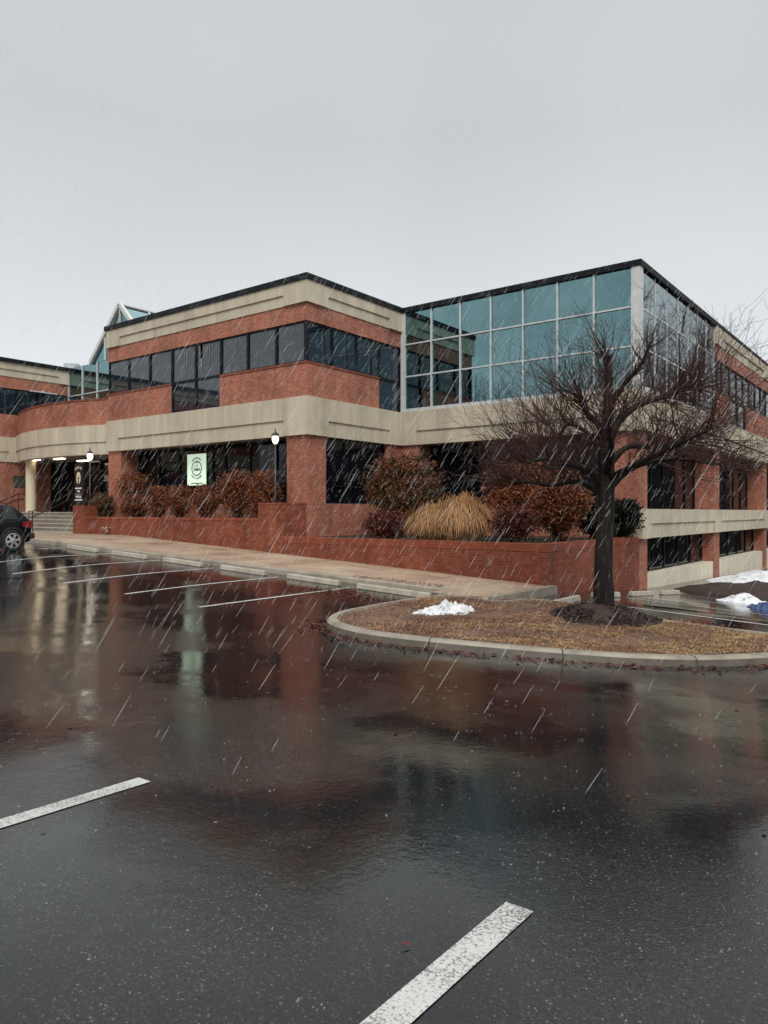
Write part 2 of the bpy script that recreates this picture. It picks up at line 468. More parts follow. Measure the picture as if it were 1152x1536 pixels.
def line_sheet(x0, x1, y0, y1, name='parking_line'):
    mb = MB(); along_y = (y1-y0) > (x1-x0); n = max(2, int(max(y1-y0, x1-x0)/.25)); lift = .005
    for i in range(n):
        s, e = i/n, (i+1)/n
        if along_y: q = [(x0, y0+(y1-y0)*s), (x1, y0+(y1-y0)*s), (x1, y0+(y1-y0)*e), (x0, y0+(y1-y0)*e)]
        else: q = [(x0+(x1-x0)*s, y0), (x0+(x1-x0)*e, y0), (x0+(x1-x0)*e, y1), (x0+(x1-x0)*s, y1)]
        mb.face([(x, y, G(x, y)+lift) for x, y in q])
    return tag(mb.build(name, M['paint']), kind='structure')
for x in (-4.145, -1.455): line_sheet(x-.066, x+.066, -3.2, 2.86)
line_sheet(-6.85, -6.72, -3.2, 2.86); line_sheet(1.2, 1.33, -3.2, 2.86)
for k in range(7):
    x = -11.5-2.47*k; line_sheet(x-.05, x+.05, 9.15, 13.75-.06*k)
for k in range(5): line_sheet(-6.6, -1.4, 16.35+2.6*k, 16.45+2.6*k)

def kerb_y(x): return 13.45+(x+26.5)*.065
# sidewalk: a raised sheet following the fall of the lot
XS0, XS1 = -45.0, -7.8
mb = MB(); kb = MB(); n = 75
for i in range(n):
    xa, xb = XS0+(XS1-XS0)*i/n, XS0+(XS1-XS0)*(i+1)/n
    ya, yb = (kerb_y(xa)+.16, kerb_y(xb)+.16) if xb < -8.9 else (13.9, 13.9)
    rows = 6
    for j in range(rows):
        s, e = j/rows, (j+1)/rows
        q = [(xa, ya+(17.3-ya)*s), (xb, yb+(17.3-yb)*s), (xb, yb+(17.3-yb)*e), (xa, ya+(17.3-ya)*e)]
        mb.face([(x, y, G(x, y)+.14+.012*(y-ya)) for x, y in q])
    if i < n-1 or True:
        if xb < -8.9:
            A = lambda x, o, h: (x, kerb_y(x)+o, G(x, kerb_y(x))+h)
            kb.face([A(xa, -.03, -.03), A(xb, -.03, -.03), A(xb, 0, .11), A(xa, 0, .11)])
            kb.face([A(xa, 0, .11), A(xb, 0, .11), A(xb, .03, .142), A(xa, .03, .142)])
            kb.face([A(xa, .03, .142), A(xb, .03, .142), A(xb, .163, .146), A(xa, .163, .146)])
mb.face([(XS1, kerb_y(XS1)+.1, G(XS1, 14.8)-.3), (XS1, 17.3, G(XS1, 17.3)-.3), (XS1, 17.3, G(XS1, 17.3)+.165), (XS1, kerb_y(XS1)+.1, G(XS1, 14.8)+.14)])
tag(mb.build('sidewalk', M['walk']), kind='structure')
# raised lip at the end of the walk
eb = MB()
for i in range(10):
    ya, yb = 13.92+.319*i, 13.92+.319*(i+1)
    z = lambda y: G(-7.8, y)
    eb.face([(-7.66, ya, z(ya)-.05), (-7.66, yb, z(yb)-.05), (-7.68, yb, z(yb)+.2), (-7.68, ya, z(ya)+.2)])
    eb.face([(-7.68, ya, z(ya)+.2), (-7.68, yb, z(yb)+.2), (-7.84, yb, z(yb)+.205), (-7.84, ya, z(ya)+.205)])
    eb.face([(-7.84, ya, z(ya)+.205), (-7.84, yb, z(yb)+.205), (-7.84, yb, z(yb)), (-7.84, ya, z(ya))])
ya = 13.92; eb.face([(-7.84, ya, G(-7.8, ya)-.05), (-7.66, ya, G(-7.8, ya)-.05), (-7.68, ya, G(-7.8, ya)+.2), (-7.84, ya, G(-7.8, ya)+.205)])
tag(eb.build('walk_end_kerb', M['kerb']), kind='structure')
tag(kb.build('kerb', M['kerb']), kind='structure')

# planted island
def catmull(P, n=6, closed=True):
    out = []; L = len(P)
    for i in range(L if closed else L-1):
        p0, p1, p2, p3 = (Vector(P[(i+k-1) % L]) for k in range(4))
        for s in range(n):
            t = s/n
            q = .5*((2*p1)+(p2-p0)*t+(2*p0-5*p1+4*p2-p3)*t*t+(3*p1-p0-3*p2+p3)*t**3)
            out.append((q.x, q.y))
    return out
ISL = [(-8.85, 13.9), (-9.0, 13.0), (-9.02, 12.0), (-8.98, 11.0), (-8.85, 10.2), (-8.5, 9.5), (-8.0, 9.1), (-7.3, 8.9), (-6.6, 8.98), (-5.9, 9.22), (-5.2, 9.55), (-4.4, 10.0),
       (-3.6, 10.58), (-2.9, 11.3), (-2.2, 12.3), (-1.5, 13.4), (-1.45, 14.25), (-2.2, 14.6), (-3.4, 14.5), (-4.4, 14.5), (-5.4, 14.85), (-6.4, 15.1), (-7.3, 14.9), (-7.6, 14.1), (-8.2, 13.95)]
isl = catmull(ISL, 6)
def inset(poly, d):
    out = []; L = len(poly)
    for i in range(L):
        a, b = Vector(poly[i-2]), Vector(poly[(i+2) % L])
        t = (b-a).normalized(); nrm = Vector((-t.y, t.x))
        out.append((poly[i][0]+nrm.x*d, poly[i][1]+nrm.y*d))
    return out
area = sum(isl[i-1][0]*isl[i][1]-isl[i][0]*isl[i-1][1] for i in range(len(isl)))
sg = 1 if area > 0 else -1
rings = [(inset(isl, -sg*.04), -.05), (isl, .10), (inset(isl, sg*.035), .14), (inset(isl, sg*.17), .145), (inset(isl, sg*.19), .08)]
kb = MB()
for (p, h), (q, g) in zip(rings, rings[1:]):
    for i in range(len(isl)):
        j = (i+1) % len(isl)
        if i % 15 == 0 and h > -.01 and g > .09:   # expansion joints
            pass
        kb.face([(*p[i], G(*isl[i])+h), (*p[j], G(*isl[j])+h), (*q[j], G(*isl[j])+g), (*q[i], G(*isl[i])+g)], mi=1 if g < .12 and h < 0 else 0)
for i in (20, 36, 52, 66, 78, 90):     # expansion joints
    t = Vector(isl[(i+1) % len(isl)])-Vector(isl[i]); t = t.normalized()*.008
    for (p, h), (q, g) in list(zip(rings, rings[1:]))[:3]:
        o2 = [Vector(p[i % len(isl)]), Vector(q[i % len(isl)])]; zz = G(*isl[i % len(isl)])+.004
        kb.face([(*(o2[0]-t), zz+h), (*(o2[0]+t), zz+h), (*(o2[1]+t), zz+g), (*(o2[1]-t), zz+g)], mi=2)
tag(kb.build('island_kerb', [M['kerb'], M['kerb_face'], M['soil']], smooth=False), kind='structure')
def inside(poly, x, y):
    c = False; L = len(poly)
    for i in range(L):
        (x1, y1), (x2, y2) = poly[i-1], poly[i]
        if (y1 > y) != (y2 > y) and x < (x2-x1)*(y-y1)/(y2-y1)+x1: c = not c
    return c
inn = inset(isl, sg*.16)
TX, TY = -5.22, 13.8
def island_z(x, y):
    z = G(x, y)+.085+.05*noise.noise((x*.9, y*.9, 3.1))+.02*noise.noise((x*4, y*4, 1))
    return z+.05
import bmesh
bm = bmesh.new()
vs = [bm.verts.new((x, y, G(x, y)+.10)) for x, y in inn]
bm.faces.new(vs)
bmesh.ops.triangulate(bm, faces=bm.faces[:])
for _ in range(4): bmesh.ops.subdivide_edges(bm, edges=[e for e in bm.edges if e.calc_length() > .3], cuts=1); bmesh.ops.triangulate(bm, faces=bm.faces[:])
rim = set()
for v in bm.verts:
    if not any(e.is_boundary for e in v.link_edges): v.co.z = island_z(v.co.x, v.co.y)
    else: v.co.z = G(v.co.x, v.co.y)+.11
me = bpy.data.meshes.new('island_ground'); bm.to_mesh(me); bm.free()
def m_thatch():
    k = N('dormant_thatch'); p = k.pos()
    a = k.ramp(k.noise(p, 1.3, 5, .65), [(.3, (.06, .030, .020)), (.5, (.15, .078, .046)), (.72, (.21, .125, .065))])
    g = k.ramp(k.noise(p, 45, 5, .7), [(.32, (.35, .33, .3)), (.55, (1, 1, 1)), (.75, (1.45, 1.4, 1.3))])
    return k.out(k.mix(1., a, g, 'MULTIPLY'), .75, k.bump(k.noise(p, 50, 4), .8, .02))
M['thatch'] = m_thatch(); me.materials.append(M['thatch'])
o = bpy.data.objects.new('island_ground', me); SC.collection.objects.link(o); tag(o, kind='structure')

rnd = random.Random(7)
mb = MB()
cnt = 0
while cnt < 34000:
    x, y = rnd.uniform(-9.1, -1.2), rnd.uniform(8.6, 15.6)
    if not inside(inn, x, y): continue
    if math.hypot(x-TX, y-TY) < 1.05+.2*noise.noise((x*2, y*2, 0)): cnt += 1; continue
    if (noise.noise((x*1.1, y*1.1, 8)) < -.2 or (x < -7.4+.5*noise.noise((y*1.3, 3, 1)) and y < 11.6)) and rnd.random() < .85: cnt += 1; continue
    cnt += 1
    z = island_z(x, y)+.012; a = rnd.uniform(0, 6.28); h = rnd.uniform(.004, .034); ln = rnd.uniform(.03, .10); w = rnd.uniform(.004, .009)
    dx, dy = math.cos(a), math.sin(a)
    v = min(1, max(0, .47+.07*max(-2, min(2.2, (x+6.2)))+.6*noise.noise((x*.9, y*.9, 2))+.35*noise.noise((x*3, y*3, 5))+rnd.gauss(0, .2)))
    mb.face([(x-dy*w, y+dx*w, z), (x+dy*w, y-dx*w, z), (x+dx*ln, y+dy*ln, z+h)], [(0, 0)]*3, v)
tag(mb.build('turf', M['turf']), 'dormant tan and yellow turf covering the kerbed island around the bare tree', 'grass', kind='stuff')

# mulch ring round the tree
def mound(name, cx, cy, rx_, ry_, h, mat, seed, zf, rough=.3, rot=0., n=34, flat=2., scale=3.):
    mb = MB(); ring = []
    c, s = math.cos(rot), math.sin(rot); K = 16
    V = []
    for j in range(K+1):
        for i in range(n):
            a = 2*math.pi*i/n; q = j/K
            edge = 1+.22*noise.noise((math.cos(a)*1.6+seed, math.sin(a)*1.6, seed))+.10*noise.noise((math.cos(a)*5+seed, math.sin(a)*5, 2))
            lx, ly = q*rx_*math.cos(a)*edge, q*ry_*math.sin(a)*edge
            x, y = cx+lx*c-ly*s, cy+lx*s+ly*c
            z = zf(x, y)-.02+h*(1-q**flat)*(1+rough*1.6*noise.noise((x*scale, y*scale, seed)))+h*rough*.6*noise.noise((x*scale*3, y*scale*3, seed+4))*(1-q**4)
            V.append((x, y, z))
    mb.v = V
    for j in range(K):
        for i in range(n):
            a, b = j*n+i, j*n+(i+1) % n
            mb.f.append((a, b, b+n, a+n)); mb.uv.append([(0, 0)]*4); mb.var.append(.5); mb.m.append(0)
    return mb
mm = mound('mulch_mound', TX, TY, 1.0, 1.0, .24, None, 3.3, island_z, .25, flat=1.6)
r2 = random.Random(91)
for i in range(2600):          # bark chips
    a, q = r2.uniform(0, 6.28), math.sqrt(r2.random())*1.04
    x, y = TX+q*math.cos(a), TY+q*math.sin(a)
    z = island_z(x, y)+.24*max(0, 1-q**1.6)+r2.uniform(0, .015)
    u = Vector((r2.gauss(0, 1), r2.gauss(0, 1), r2.gauss(0, .4))).normalized()*r2.uniform(.02, .05); w = u.cross(Vector((r2.gauss(0, .3), r2.gauss(0, .3), 1))).normalized()*r2.uniform(.006, .013)
    p = Vector((x, y, z)); mm.face([p-u-w, p+u-w, p+u+w, p-u+w])
tag(mm.build('mulch', M['mulch']), 'ring of dark bark mulch heaped round the foot of the bare tree', 'mulch', kind='stuff')

# ------------------------------------------------------------------ the building
XA0, XA1, YA, YB, XC, XL, YK = -29.57, -17.54, 18.55, 24.06, -7.95, -39.9, 22.5
YE = 62.0
SOF, B1, SILL, HEAD, BT, PT, CP = 2.67, 4.0, 5.22, 6.62, 7.24, 8.0, 8.2
bld = thing('office_building', (XA1, YA, -2.0), 'two storey red brick and cream concrete office building with teal mirrored glass corner', 'building')
FA = Fr((XA0, YA, 0), (1, 0, 0), (0, -1, 0)); LA = XA1-XA0
FV = Fr((XA1, YA, 0), (0, 1, 0), (1, 0, 0)); LV = YB-YA
FB = Fr((XA1, YB, 0), (1, 0, 0), (0, -1, 0)); LB = XC-XA1
FR_ = Fr((XC, YB, 0), (0, 1, 0), (1, 0, 0)); LR = YE-YB
FL = Fr((XL, 2.0, 0), (0, 1, 0), (1, 0, 0)); LL = YK-2.0
T = .3
def P(fr, name, mat, items, bevel=0, parent=None):
    mb = MB()
    for it in items: fr.box(mb, *it)
    return mb.build(name, mat, parent or bld, bevel=bevel)
def band(fr, name, z0, z1, zg, a0, a1, ends, d=.12, rec=.055):
    "concrete band; its lower half is a sunk panel between the end blocks"
    it = [(a0, a1, zg, z1, -T, d)]
    cur = a0
    for e0, e1 in ends:
        if e0 > cur: it.append((cur, e0, z0, zg, -T, d))
        it.append((e0, e1, z0, zg, -T, d-rec)); cur = e1
    if cur < a1: it.append((cur, a1, z0, zg, -T, d))
    return P(fr, name, M['cream'], it)
# upper parapet, front of the left wing and its return
d = .12
band(FA, 'parapet_band', BT, PT, 7.62, 0, LA+d, [(1., LA-1.)])
band(FV, 'parapet_band', BT, PT, 7.62, T, LV+T, [(1., LV-.9)])
P(FA, 'brick_course', M['brick'], [(0, LA+.03, HEAD, BT, -T, .03)])
P(FV, 'brick_course', M['brick'], [(T, LV+T, HEAD, BT, -T, .03)])
P(FA, 'coping', M['coping'], [(-.1, LA+.17, PT, CP, -.5, .17)])
P(FV, 'coping', M['coping'], [(.5, LV-.09, PT, CP, -.5, .17)])
P(FB, 'coping', M['coping'], [(-.5, LB+.09, PT, CP, -.5, .09)])
P(FR_, 'coping', M['coping'], [(.5, LR, PT, CP, -.5, .09)])
# main storey band
band(FA, 'floor_band', SOF, B1, 3.22, 0, LA+d, [(.9, LA-1.)])
band(FV, 'floor_band', SOF, B1, 3.22, T, LV+T, [(1., LV-.9)])
band(FB, 'floor_band', SOF, B1, 3.22, d, LB+d, [(.85, LB-.95)])
band(FR_, 'floor_band', SOF, B1, 3.22, T, LR, [(1., 9.4), (10.9, 20.1), (21.6, 30.6)])
# second-floor brick aprons
for fr, sp in ((FA, [(0, 4.51), (7.52, LA+.03)]), (FV, [(T, 4.05)])):
    for s in sp:
        P(fr, 'brick_apron', M['brick'], [(s[0], s[1], B1, SILL-.07, -T, .03)])
        P(fr, 'apron_cap', M['brick_wet'], [(s[0]-.0, s[1]+.02, SILL-.07, SILL, -T, .06)])
rw = random.Random(5)
def window(fr, a0, a1, z0, z1, dp, mat, fmat=None, fw=.045, name='window', fd=.05, tilt=.004, rails=()):
    "one light: dark frame with its pane as a sub-part"
    fmat = fmat or M['frame']
    mb = MB(); g = .0
    fr.box(mb, a0, a0+fw, z0, z1, dp-.06, dp+fd); fr.box(mb, a1-fw, a1, z0, z1, dp-.06, dp+fd)
    fr.box(mb, a0+fw, a1-fw, z0, z0+fw, dp-.06, dp+fd); fr.box(mb, a0+fw, a1-fw, z1-fw, z1, dp-.06, dp+fd)
    for r in rails: fr.box(mb, a0+fw, a1-fw, r-fw/2, r+fw/2, dp-.06, dp+fd)
    w = mb.build(name, fmat, bld)
    pb = MB(); j = [rw.uniform(-tilt, tilt) for _ in range(3)]
    q = [fr.pt(a, dp+dd, z) for a, dd, z in ((a0+.01, j[0], z0+.01), (a1-.01, j[0]+j[1], z0+.01), (a1-.01, j[0]+j[1]+j[2], z1-.01), (a0+.01, j[0]+j[2], z1-.01))]
    pb.face(q); pb.build('pane', mat, w)
    return w
# ribbon of the left wing
for k in range(8):
    w = window(FA, LA/8*k+.005, LA/8*(k+1)-.005, SILL, HEAD, -.06, M['glass'])
    if k in (3, 4):
        window(FA, LA/8*k+.005, LA/8*(k+1)-.005, B1, SILL-.01, -.06, M['glass'])
    if k in (3, 4, 5):      # vertical reflections painted as pale tapered strips on the pane
        b = MB()
        for off, wd_, ln in {3: ((.72, .05, 1.15), (.82, .09, .9)), 4: ((.12, .30, .55), (.2, .16, 1.15), (.62, .04, .6), (.74, .07, .9), (.92, .05, .5)), 5: ((.74, .09, .62),)}[k]:
            a0 = LA/8*k+.05+off
            b.face([FA.pt(a0, -.05, HEAD-.06), FA.pt(a0+wd_, -.05, HEAD-.06), FA.pt(a0+wd_*.7, -.05, HEAD-.06-ln), FA.pt(a0+wd_*.35, -.05, HEAD-.06-ln)][::-1])
        b.build('reflection_strip', M['reflection_strip'], w)
for k in range(4): window(FV, LV/4*k+.005+(.06 if k == 0 else 0), LV/4*(k+1)-.005, SILL, HEAD, -.06, M['glass'])
window(FV, 4.08, LV-.005, B1, SILL-.01, -.06, M['glass'])
P(FV, 'corner_mullion', M['frame'], [(-.03, .065, SILL, HEAD, -.1, .03)])
# teal curtain wall: three rows, seven columns each way
def curtain(fr, a0, a1, ncol, z0, z1, nrow, mat, gname='glass_panel', dp=-.02, mw=.055, pr=.07):
    cw = (a1-a0)/ncol; rh = (z1-z0)/nrow
    for i in range(ncol):
        for j in range(nrow):
            pb = MB(); t = [rw.uniform(-.003, .003) for _ in range(3)]
            A0, A1, Z0, Z1 = a0+cw*i+.005, a0+cw*(i+1)-.005, z0+rh*j+.005, z0+rh*(j+1)-.005
            pb.face([fr.pt(A0, dp+t[0], Z0), fr.pt(A1, dp+t[0]+t[1], Z0), fr.pt(A1, dp+t[0]+t[1]+t[2], Z1), fr.pt(A0, dp+t[0]+t[2], Z1)])
            pb.build(gname, mat, bld)
    mb = MB()
    for i in range(ncol+1):
        c = a0+cw*i; lo, hi = (c, c+mw) if i == 0 else ((c-mw, c) if i == ncol else (c-mw/2, c+mw/2))
        fr.box(mb, lo, hi, z0, z1, dp-.1, dp+pr)
    v = mb.build('mullion', M['mullion'], bld)
    mb = MB()
    for j in range(1, nrow):
        fr.box(mb, a0+mw, a1-mw, z0+rh*j-mw/2, z0+rh*j+mw/2, dp-.1, dp+pr-.007)
    mb.build('transom', M['mullion'], bld)
curtain(FB, .18, LB-.2, 7, 4.13, PT, 3, M['teal'])
P(FB, 'sill_rail', M['mullion'], [(.12, LB-.2, B1, 4.13, -.2, .07)])
P(FB, 'corner_post', M['post'], [(.03, .18, B1, PT, -.2, .05)])
P(FB, 'corner_post', M['post'], [(LB-.2, LB+.05, B1, PT, -.25, .06)])
curtain(FR_, .3, 9.74, 7, 4.13, PT, 3, M['teal_dark'], mw=.06, pr=.022)
P(FR_, 'sill_rail', M['mullion'], [(.3, 9.74, B1, 4.13, -.2, .07)])
# right wing beyond the curtain wall
band(FR_, 'parapet_band', BT, PT, 7.62, 9.76, LR, [(10.9, 20.), (21.5, 30.5)], .10)
P(FR_, 'brick_course', M['brick'], [(9.76, LR, HEAD, BT, -T, .03)])
P(FR_, 'brick_apron', M['brick'], [(9.76, 12.6, B1, SILL, -T, .03)]); P(FR_, 'brick_apron', M['brick'], [(16.0, LR, B1, SILL, -T, .03)])
for k in range(16): window(FR_, 9.8+1.42*k, 9.8+1.42*(k+1)-.01, SILL, HEAD, -.06, M['glass'])
for k in range(2): window(FR_, 12.65+1.65*k, 12.65+1.65*(k+1)-.01, B1, SILL-.01, -.06, M['glass'])
# ground floor piers, knee walls, glazing
for s in ((0, .95), (LA-.95, LA)): P(FA, 'brick_pier', M['brick'], [(s[0], s[1], -2.6, SOF, -.95, 0)])
P(FV, 'brick_pier', M['brick'], [(.95, 1.0, -2.6, SOF, -.5, 0)])
P(FV, 'brick_pier', M['brick'], [(LV-.9, LV-.005, -2.6, SOF, -.5, 0)])
P(FB, 'brick_pier', M['brick'], [(.0, .85, -2.6, SOF, -.95, .004)])
P(FB, 'brick_pier', M['brick'], [(LB-.9, LB, -4.2, SOF, -.81, .0)])
for a in (9.75, 20.4, 31.05): P(FR_, 'brick_pier', M['brick'], [(a, a+.85, -4.2, SOF, -.95, .0)])
P(FA, 'knee_wall', M['brick'], [(.95, LA-.95, -2.6, .3, -1.1, -.62)])
P(FV, 'knee_wall', M['brick'], [(1.0, LV-.9, -2.6, .3, -.5, -.004)])
P(FB, 'knee_wall', M['brick'], [(.85, LB-.9, -2.6, .3, -1.1, -.62)])
def row(fr, a0, a1, n, z0, z1, dp, mat, rails=()):
    w = (a1-a0)/n
    for k in range(n): window(fr, a0+w*k+.004, a0+w*(k+1)-.004, z0, z1, dp, mat, rails=rails)
row(FA, .95, LA-.95, 7, .3, SOF, -.93, M['glass_dark'], (.95,))
row(FV, 1.0, LV-.9, 3, .3, SOF, -.18, M['glass_dark'], (.95,))
row(FB, .85, LB-.9, 5, .3, SOF, -.93, M['glass_dark'], (.95,))
row(FR_, .81, 9.75, 6, .1, SOF, -.85, M['glass_dark'], (.8,))
row(FR_, 10.6, 20.4, 6, .1, SOF, -.85, M['glass_dark'], (.8,))
row(FR_, 21.25, 31.05, 6, .1, SOF, -.85, M['glass_dark'], (.8,))
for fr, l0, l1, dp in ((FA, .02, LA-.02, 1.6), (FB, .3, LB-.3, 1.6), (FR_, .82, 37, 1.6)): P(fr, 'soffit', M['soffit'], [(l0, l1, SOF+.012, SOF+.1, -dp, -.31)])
# basement storey down the side
band(FR_, 'basement_band', -.87, .1, -.38, -.1, LR, [(.75, 9.3), (10.4, 19.8), (21.5, 30.5)], .14)
row(FR_, .81, 9.75, 5, -2.12, -.88, -.55, M['glass_dark'])
row(FR_, 10.6, 20.4, 5, -2.12, -.88, -.55, M['glass_dark'])
row(FR_, 21.25, 31.05, 5, -2.12, -.88, -.55, M['glass_dark'])
for s in ((.81, 9.75), (10.6, 20.4), (21.25, 31.05)): P(FR_, 'base_wall', M['cream_pale'], [(s[0], s[1], -4.2, -2.12, -.6, -.06)])
# left wing and entrance
band(FL, 'parapet_band', BT, PT, 7.62, 0, LL, [(1., LL-.6)])
P(FL, 'brick_course', M['brick'], [(0, LL, HEAD, BT, -T, .03)])
P(FL, 'coping', M['coping'], [(0, LL+.3, PT, CP, -.5, .22)])
P(FL, 'brick_apron', M['brick'], [(0, LL, B1, SILL, -T, .03)])
band(FL, 'floor_band', SOF, B1, 3.22, 0, LL, [(1., LL-3.4)])
P(FL, 'brick_wall', M['brick'], [(0, LL, -3.0, SOF, -T, 0)])
row(FL, 0, LL, 14, SILL, HEAD, -.06, M['glass'])
P(FL, 'plaque', M['bronze'], [(17.35, 18.05, 1.35, 1.95, 0, .04)])
fl = MB(); FL.box(fl, 18.2, 19.7, 6.58, 6.64, .10, .22); FL.box(fl, 18.9, 19.0, 6.62, 6.72, .03, .14); fl.build('wall_light', M['mullion'], bld)
# bowed balcony front over the porch
BX, BR = (XL+XA0)/2, 11.7; BY = 18.42+BR
def bow(name, mat, z0, z1, r0, r1, amax=26.1, n=40):
    mb = MB(); pr = None
    for i in range(n):
        a, b = R(-amax+2*amax*i/n), R(-amax+2*amax*(i+1)/n)
        f = lambda t, r, z: (BX+r*math.sin(t), BY-r*math.cos(t), z)
        u = [(r1*a, z0), (r1*b, z0), (r1*b, z1), (r1*a, z1)]
        mb.face([f(a, r1, z0), f(b, r1, z0), f(b, r1, z1), f(a, r1, z1)], u)
        mb.face([f(b, r0, z0), f(a, r0, z0), f(a, r0, z1), f(b, r0, z1)], u)
        mb.face([f(a, r1, z1), f(b, r1, z1), f(b, r0, z1), f(a, r0, z1)], [(r1*a, 0), (r1*b, 0), (r1*b, .3), (r1*a, .3)])
        mb.face([f(a, r0, z0), f(b, r0, z0), f(b, r1, z0), f(a, r1, z0)])
    return mb.build(name, mat, bld)
bow('balcony_wall', M['brick'], B1+.006, SILL-.06, BR-.3, BR)
bow('balcony_cap', M['brick_wet'], SILL-.06, SILL+.02, BR-.32, BR+.03)
bow('balcony_band', M['cream'], 3.22, B1+.006, BR-.35, BR+.11)
bow('balcony_band', M['cream'], SOF-.02, 3.22, BR-.35, BR+.055)
mb = MB(); pts = [(BX+(BR-.3)*math.sin(R(-26+52*i/20)), BY-(BR-.3)*math.cos(R(-26+52*i/20))) for i in range(21)]
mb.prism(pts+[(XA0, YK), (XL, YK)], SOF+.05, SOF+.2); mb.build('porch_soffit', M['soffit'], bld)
mb = MB(); mb.prism(pts+[(XA0, YK), (XL, YK)], 4.3, 4.4); mb.build('balcony_floor', M['roof'], bld)
mb = MB(); mb.box(XL-.5, XA0-.01, 18.9, YK, -3.0, 0.0); mb.build('porch_floor', M['step'], bld)
cm = MB(); cm.lathe((-37.98, 19.35, 0), [(.27, 0), (.27, .12), (.255, .14), (.255, SOF-.1), (.27, SOF-.08), (.27, SOF+.06)], 28); cm.build('column', M['column'], bld, smooth=False)
FE = Fr((XL, 21.5, 0), (1, 0, 0), (0, -1, 0))
row(FE, 0, 3.0, 2, 0, SOF+.04, 0, M['glass_dark'], (2.15,))
for k in range(4):
    dr = window(FE, 3.0+.95*k, 3.0+.95*(k+1)-.006, 0, 2.15, 0, M['glass_dark'], fw=.07, name='entrance_door')
    hb = MB(); a = 3.0+.95*(k+(.86 if k % 2 == 0 else .14)); hb.tube([FE.pt(a, .09, .95), FE.pt(a, .09, 1.3)], .016, 8); hb.build('handle', M['chrome'], dr)
row(FE, 3.0, 6.8, 2, 2.16, SOF+.04, 0, M['glass_dark']); row(FE, 6.8, XA0-XL, 3, 0, SOF+.04, 0, M['glass_dark'], (2.15,))
# house number on the glass transom by the doors
nx_ = at(160, 21.3); text('3060', .47, (nx_, 21.38, 1.72), bld, M['white_ink'], name='house_number', bold=.012, xs=.82)
# ceiling lamps of the porch
for px, py in ((52, 690.5), (89, 688.5), (150, 693)):
    Z = 2.69*F/(768-py); X = (px-576)/F*Z; x, y = .794*X-.607*Z, .607*X+.794*Z
    y = min(max(y, 19.4), 21.2)
    mb = MB(); mb.box(x-.38, x+.38, y-.12, y+.12, SOF+.0, SOF+.06); mb.build('ceiling_lamp', M['tube'], bld)
# glazed atrium between the wings with a gabled roof
FK = Fr((XL, YK, 0), (1, 0, 0), (0, -1, 0)); LK = XA0-XL; GC = LK/2; GW = 2.75
curtain(FK, 0, LK, 7, 5.0, 6.55, 1, M['teal_dark']); curtain(FK, 0, LK, 7, 6.6, CP, 1, M['teal'])
P(FK, 'transom', M['mullion'], [(0, LK, 6.55, 6.6, -.1, .06)])
gt = MB(); ap = CP+2.72
gt.face([FK.pt(GC-GW, 0, CP), FK.pt(GC+GW, 0, CP), FK.pt(GC, 0, ap)]); gt.build('gable_glass', M['teal'], bld)
def bar(mb, p, q, w, dep_):
    p, q = Vector(p), Vector(q); t = (q-p).normalized(); s = t.cross(Vector((0, 1, 0))).normalized()*w/2; e = Vector((0, dep_/2, 0))
    c = [(-1, -1), (1, -1), (1, 1), (-1, 1)]
    A = [p+s*a+e*b for a, b in c]; B = [q+s*a+e*b for a, b in c]
    for i in range(4): mb.face([A[i], A[(i+1) % 4], B[(i+1) % 4], B[i]])
    mb.face(A[::-1]); mb.face(B)
gf = MB()
bar(gf, FK.pt(GC-GW-.05, .05, CP), FK.pt(GC, .05, ap+.05), .2, .2); bar(gf, FK.pt(GC+GW+.05, .05, CP), FK.pt(GC, .05, ap+.05), .2, .2)
bar(gf, FK.pt(GC, .04, CP), FK.pt(GC, .04, ap), .06, .1); bar(gf, FK.pt(GC-1.4, .04, CP), FK.pt(GC-1.4, .04, CP+1.35), .06, .1); bar(gf, FK.pt(GC+1.4, .04, CP), FK.pt(GC+1.4, .04, CP+1.35), .06, .1)
gf.build('gable_frame', M['post'], bld)
for sgn in (-1, 1):
    sk = MB(); skf = MB()
    for k in range(7):
        y0, y1 = YK+1.7*k, YK+1.7*(k+1)
        e, r = (XL+GC+sgn*GW), XL+GC
        sk.face([(e, y0+.03, CP), (e, y1-.03, CP), (r, y1-.03, ap), (r, y0+.03, ap)])
        skf.tube([(e, y1, CP+.02), (r, y1, ap+.02)], .05, 4)
    skf.tube([(XL+GC, YK, ap+.03), (XL+GC, YK+11.9, ap+.03)], .07, 4)
    s_ = sk.build('skylight_slope', M['teal'], bld); skf.build('glazing_bar', M['post'], s_)
P(FK, 'side_wall', M['cream'], [(LK-.2, LK-.005, 0, PT, -.2, YK-YA-.6)])
# roofs
mb = MB(); mb.box(XA0+.1, XA1-.5, YA+.5, YE, 7.7, 7.9); mb.box(XA1-.49, XC-.5, YB+.5, YE, 7.7, 7.9); mb.build('roof', M['roof'], bld)
mb = MB(); mb.box(XL-18, XL-.5, 2, YE, 7.7, 7.9); mb.build('roof', M['roof'], bld)
vt = MB(); vt.lathe((-40.6, 23.1, 7.9), [(.45, 0), (.45, .7), (.38, .78), (.05, .8)], 20); vt.build('roof_vent', M['mullion'], bld)
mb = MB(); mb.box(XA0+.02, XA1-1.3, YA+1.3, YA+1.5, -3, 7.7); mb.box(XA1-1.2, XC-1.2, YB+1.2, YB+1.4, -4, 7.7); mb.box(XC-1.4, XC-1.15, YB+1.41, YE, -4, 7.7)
mb.box(XA1-.52, XA1-.4, YA+1.0, YB, -3, 7.7); mb.box(XL-.6, XL-.5, 2, YK, -3, 7.7); mb.build('inner_wall', M['dark_in'], bld)

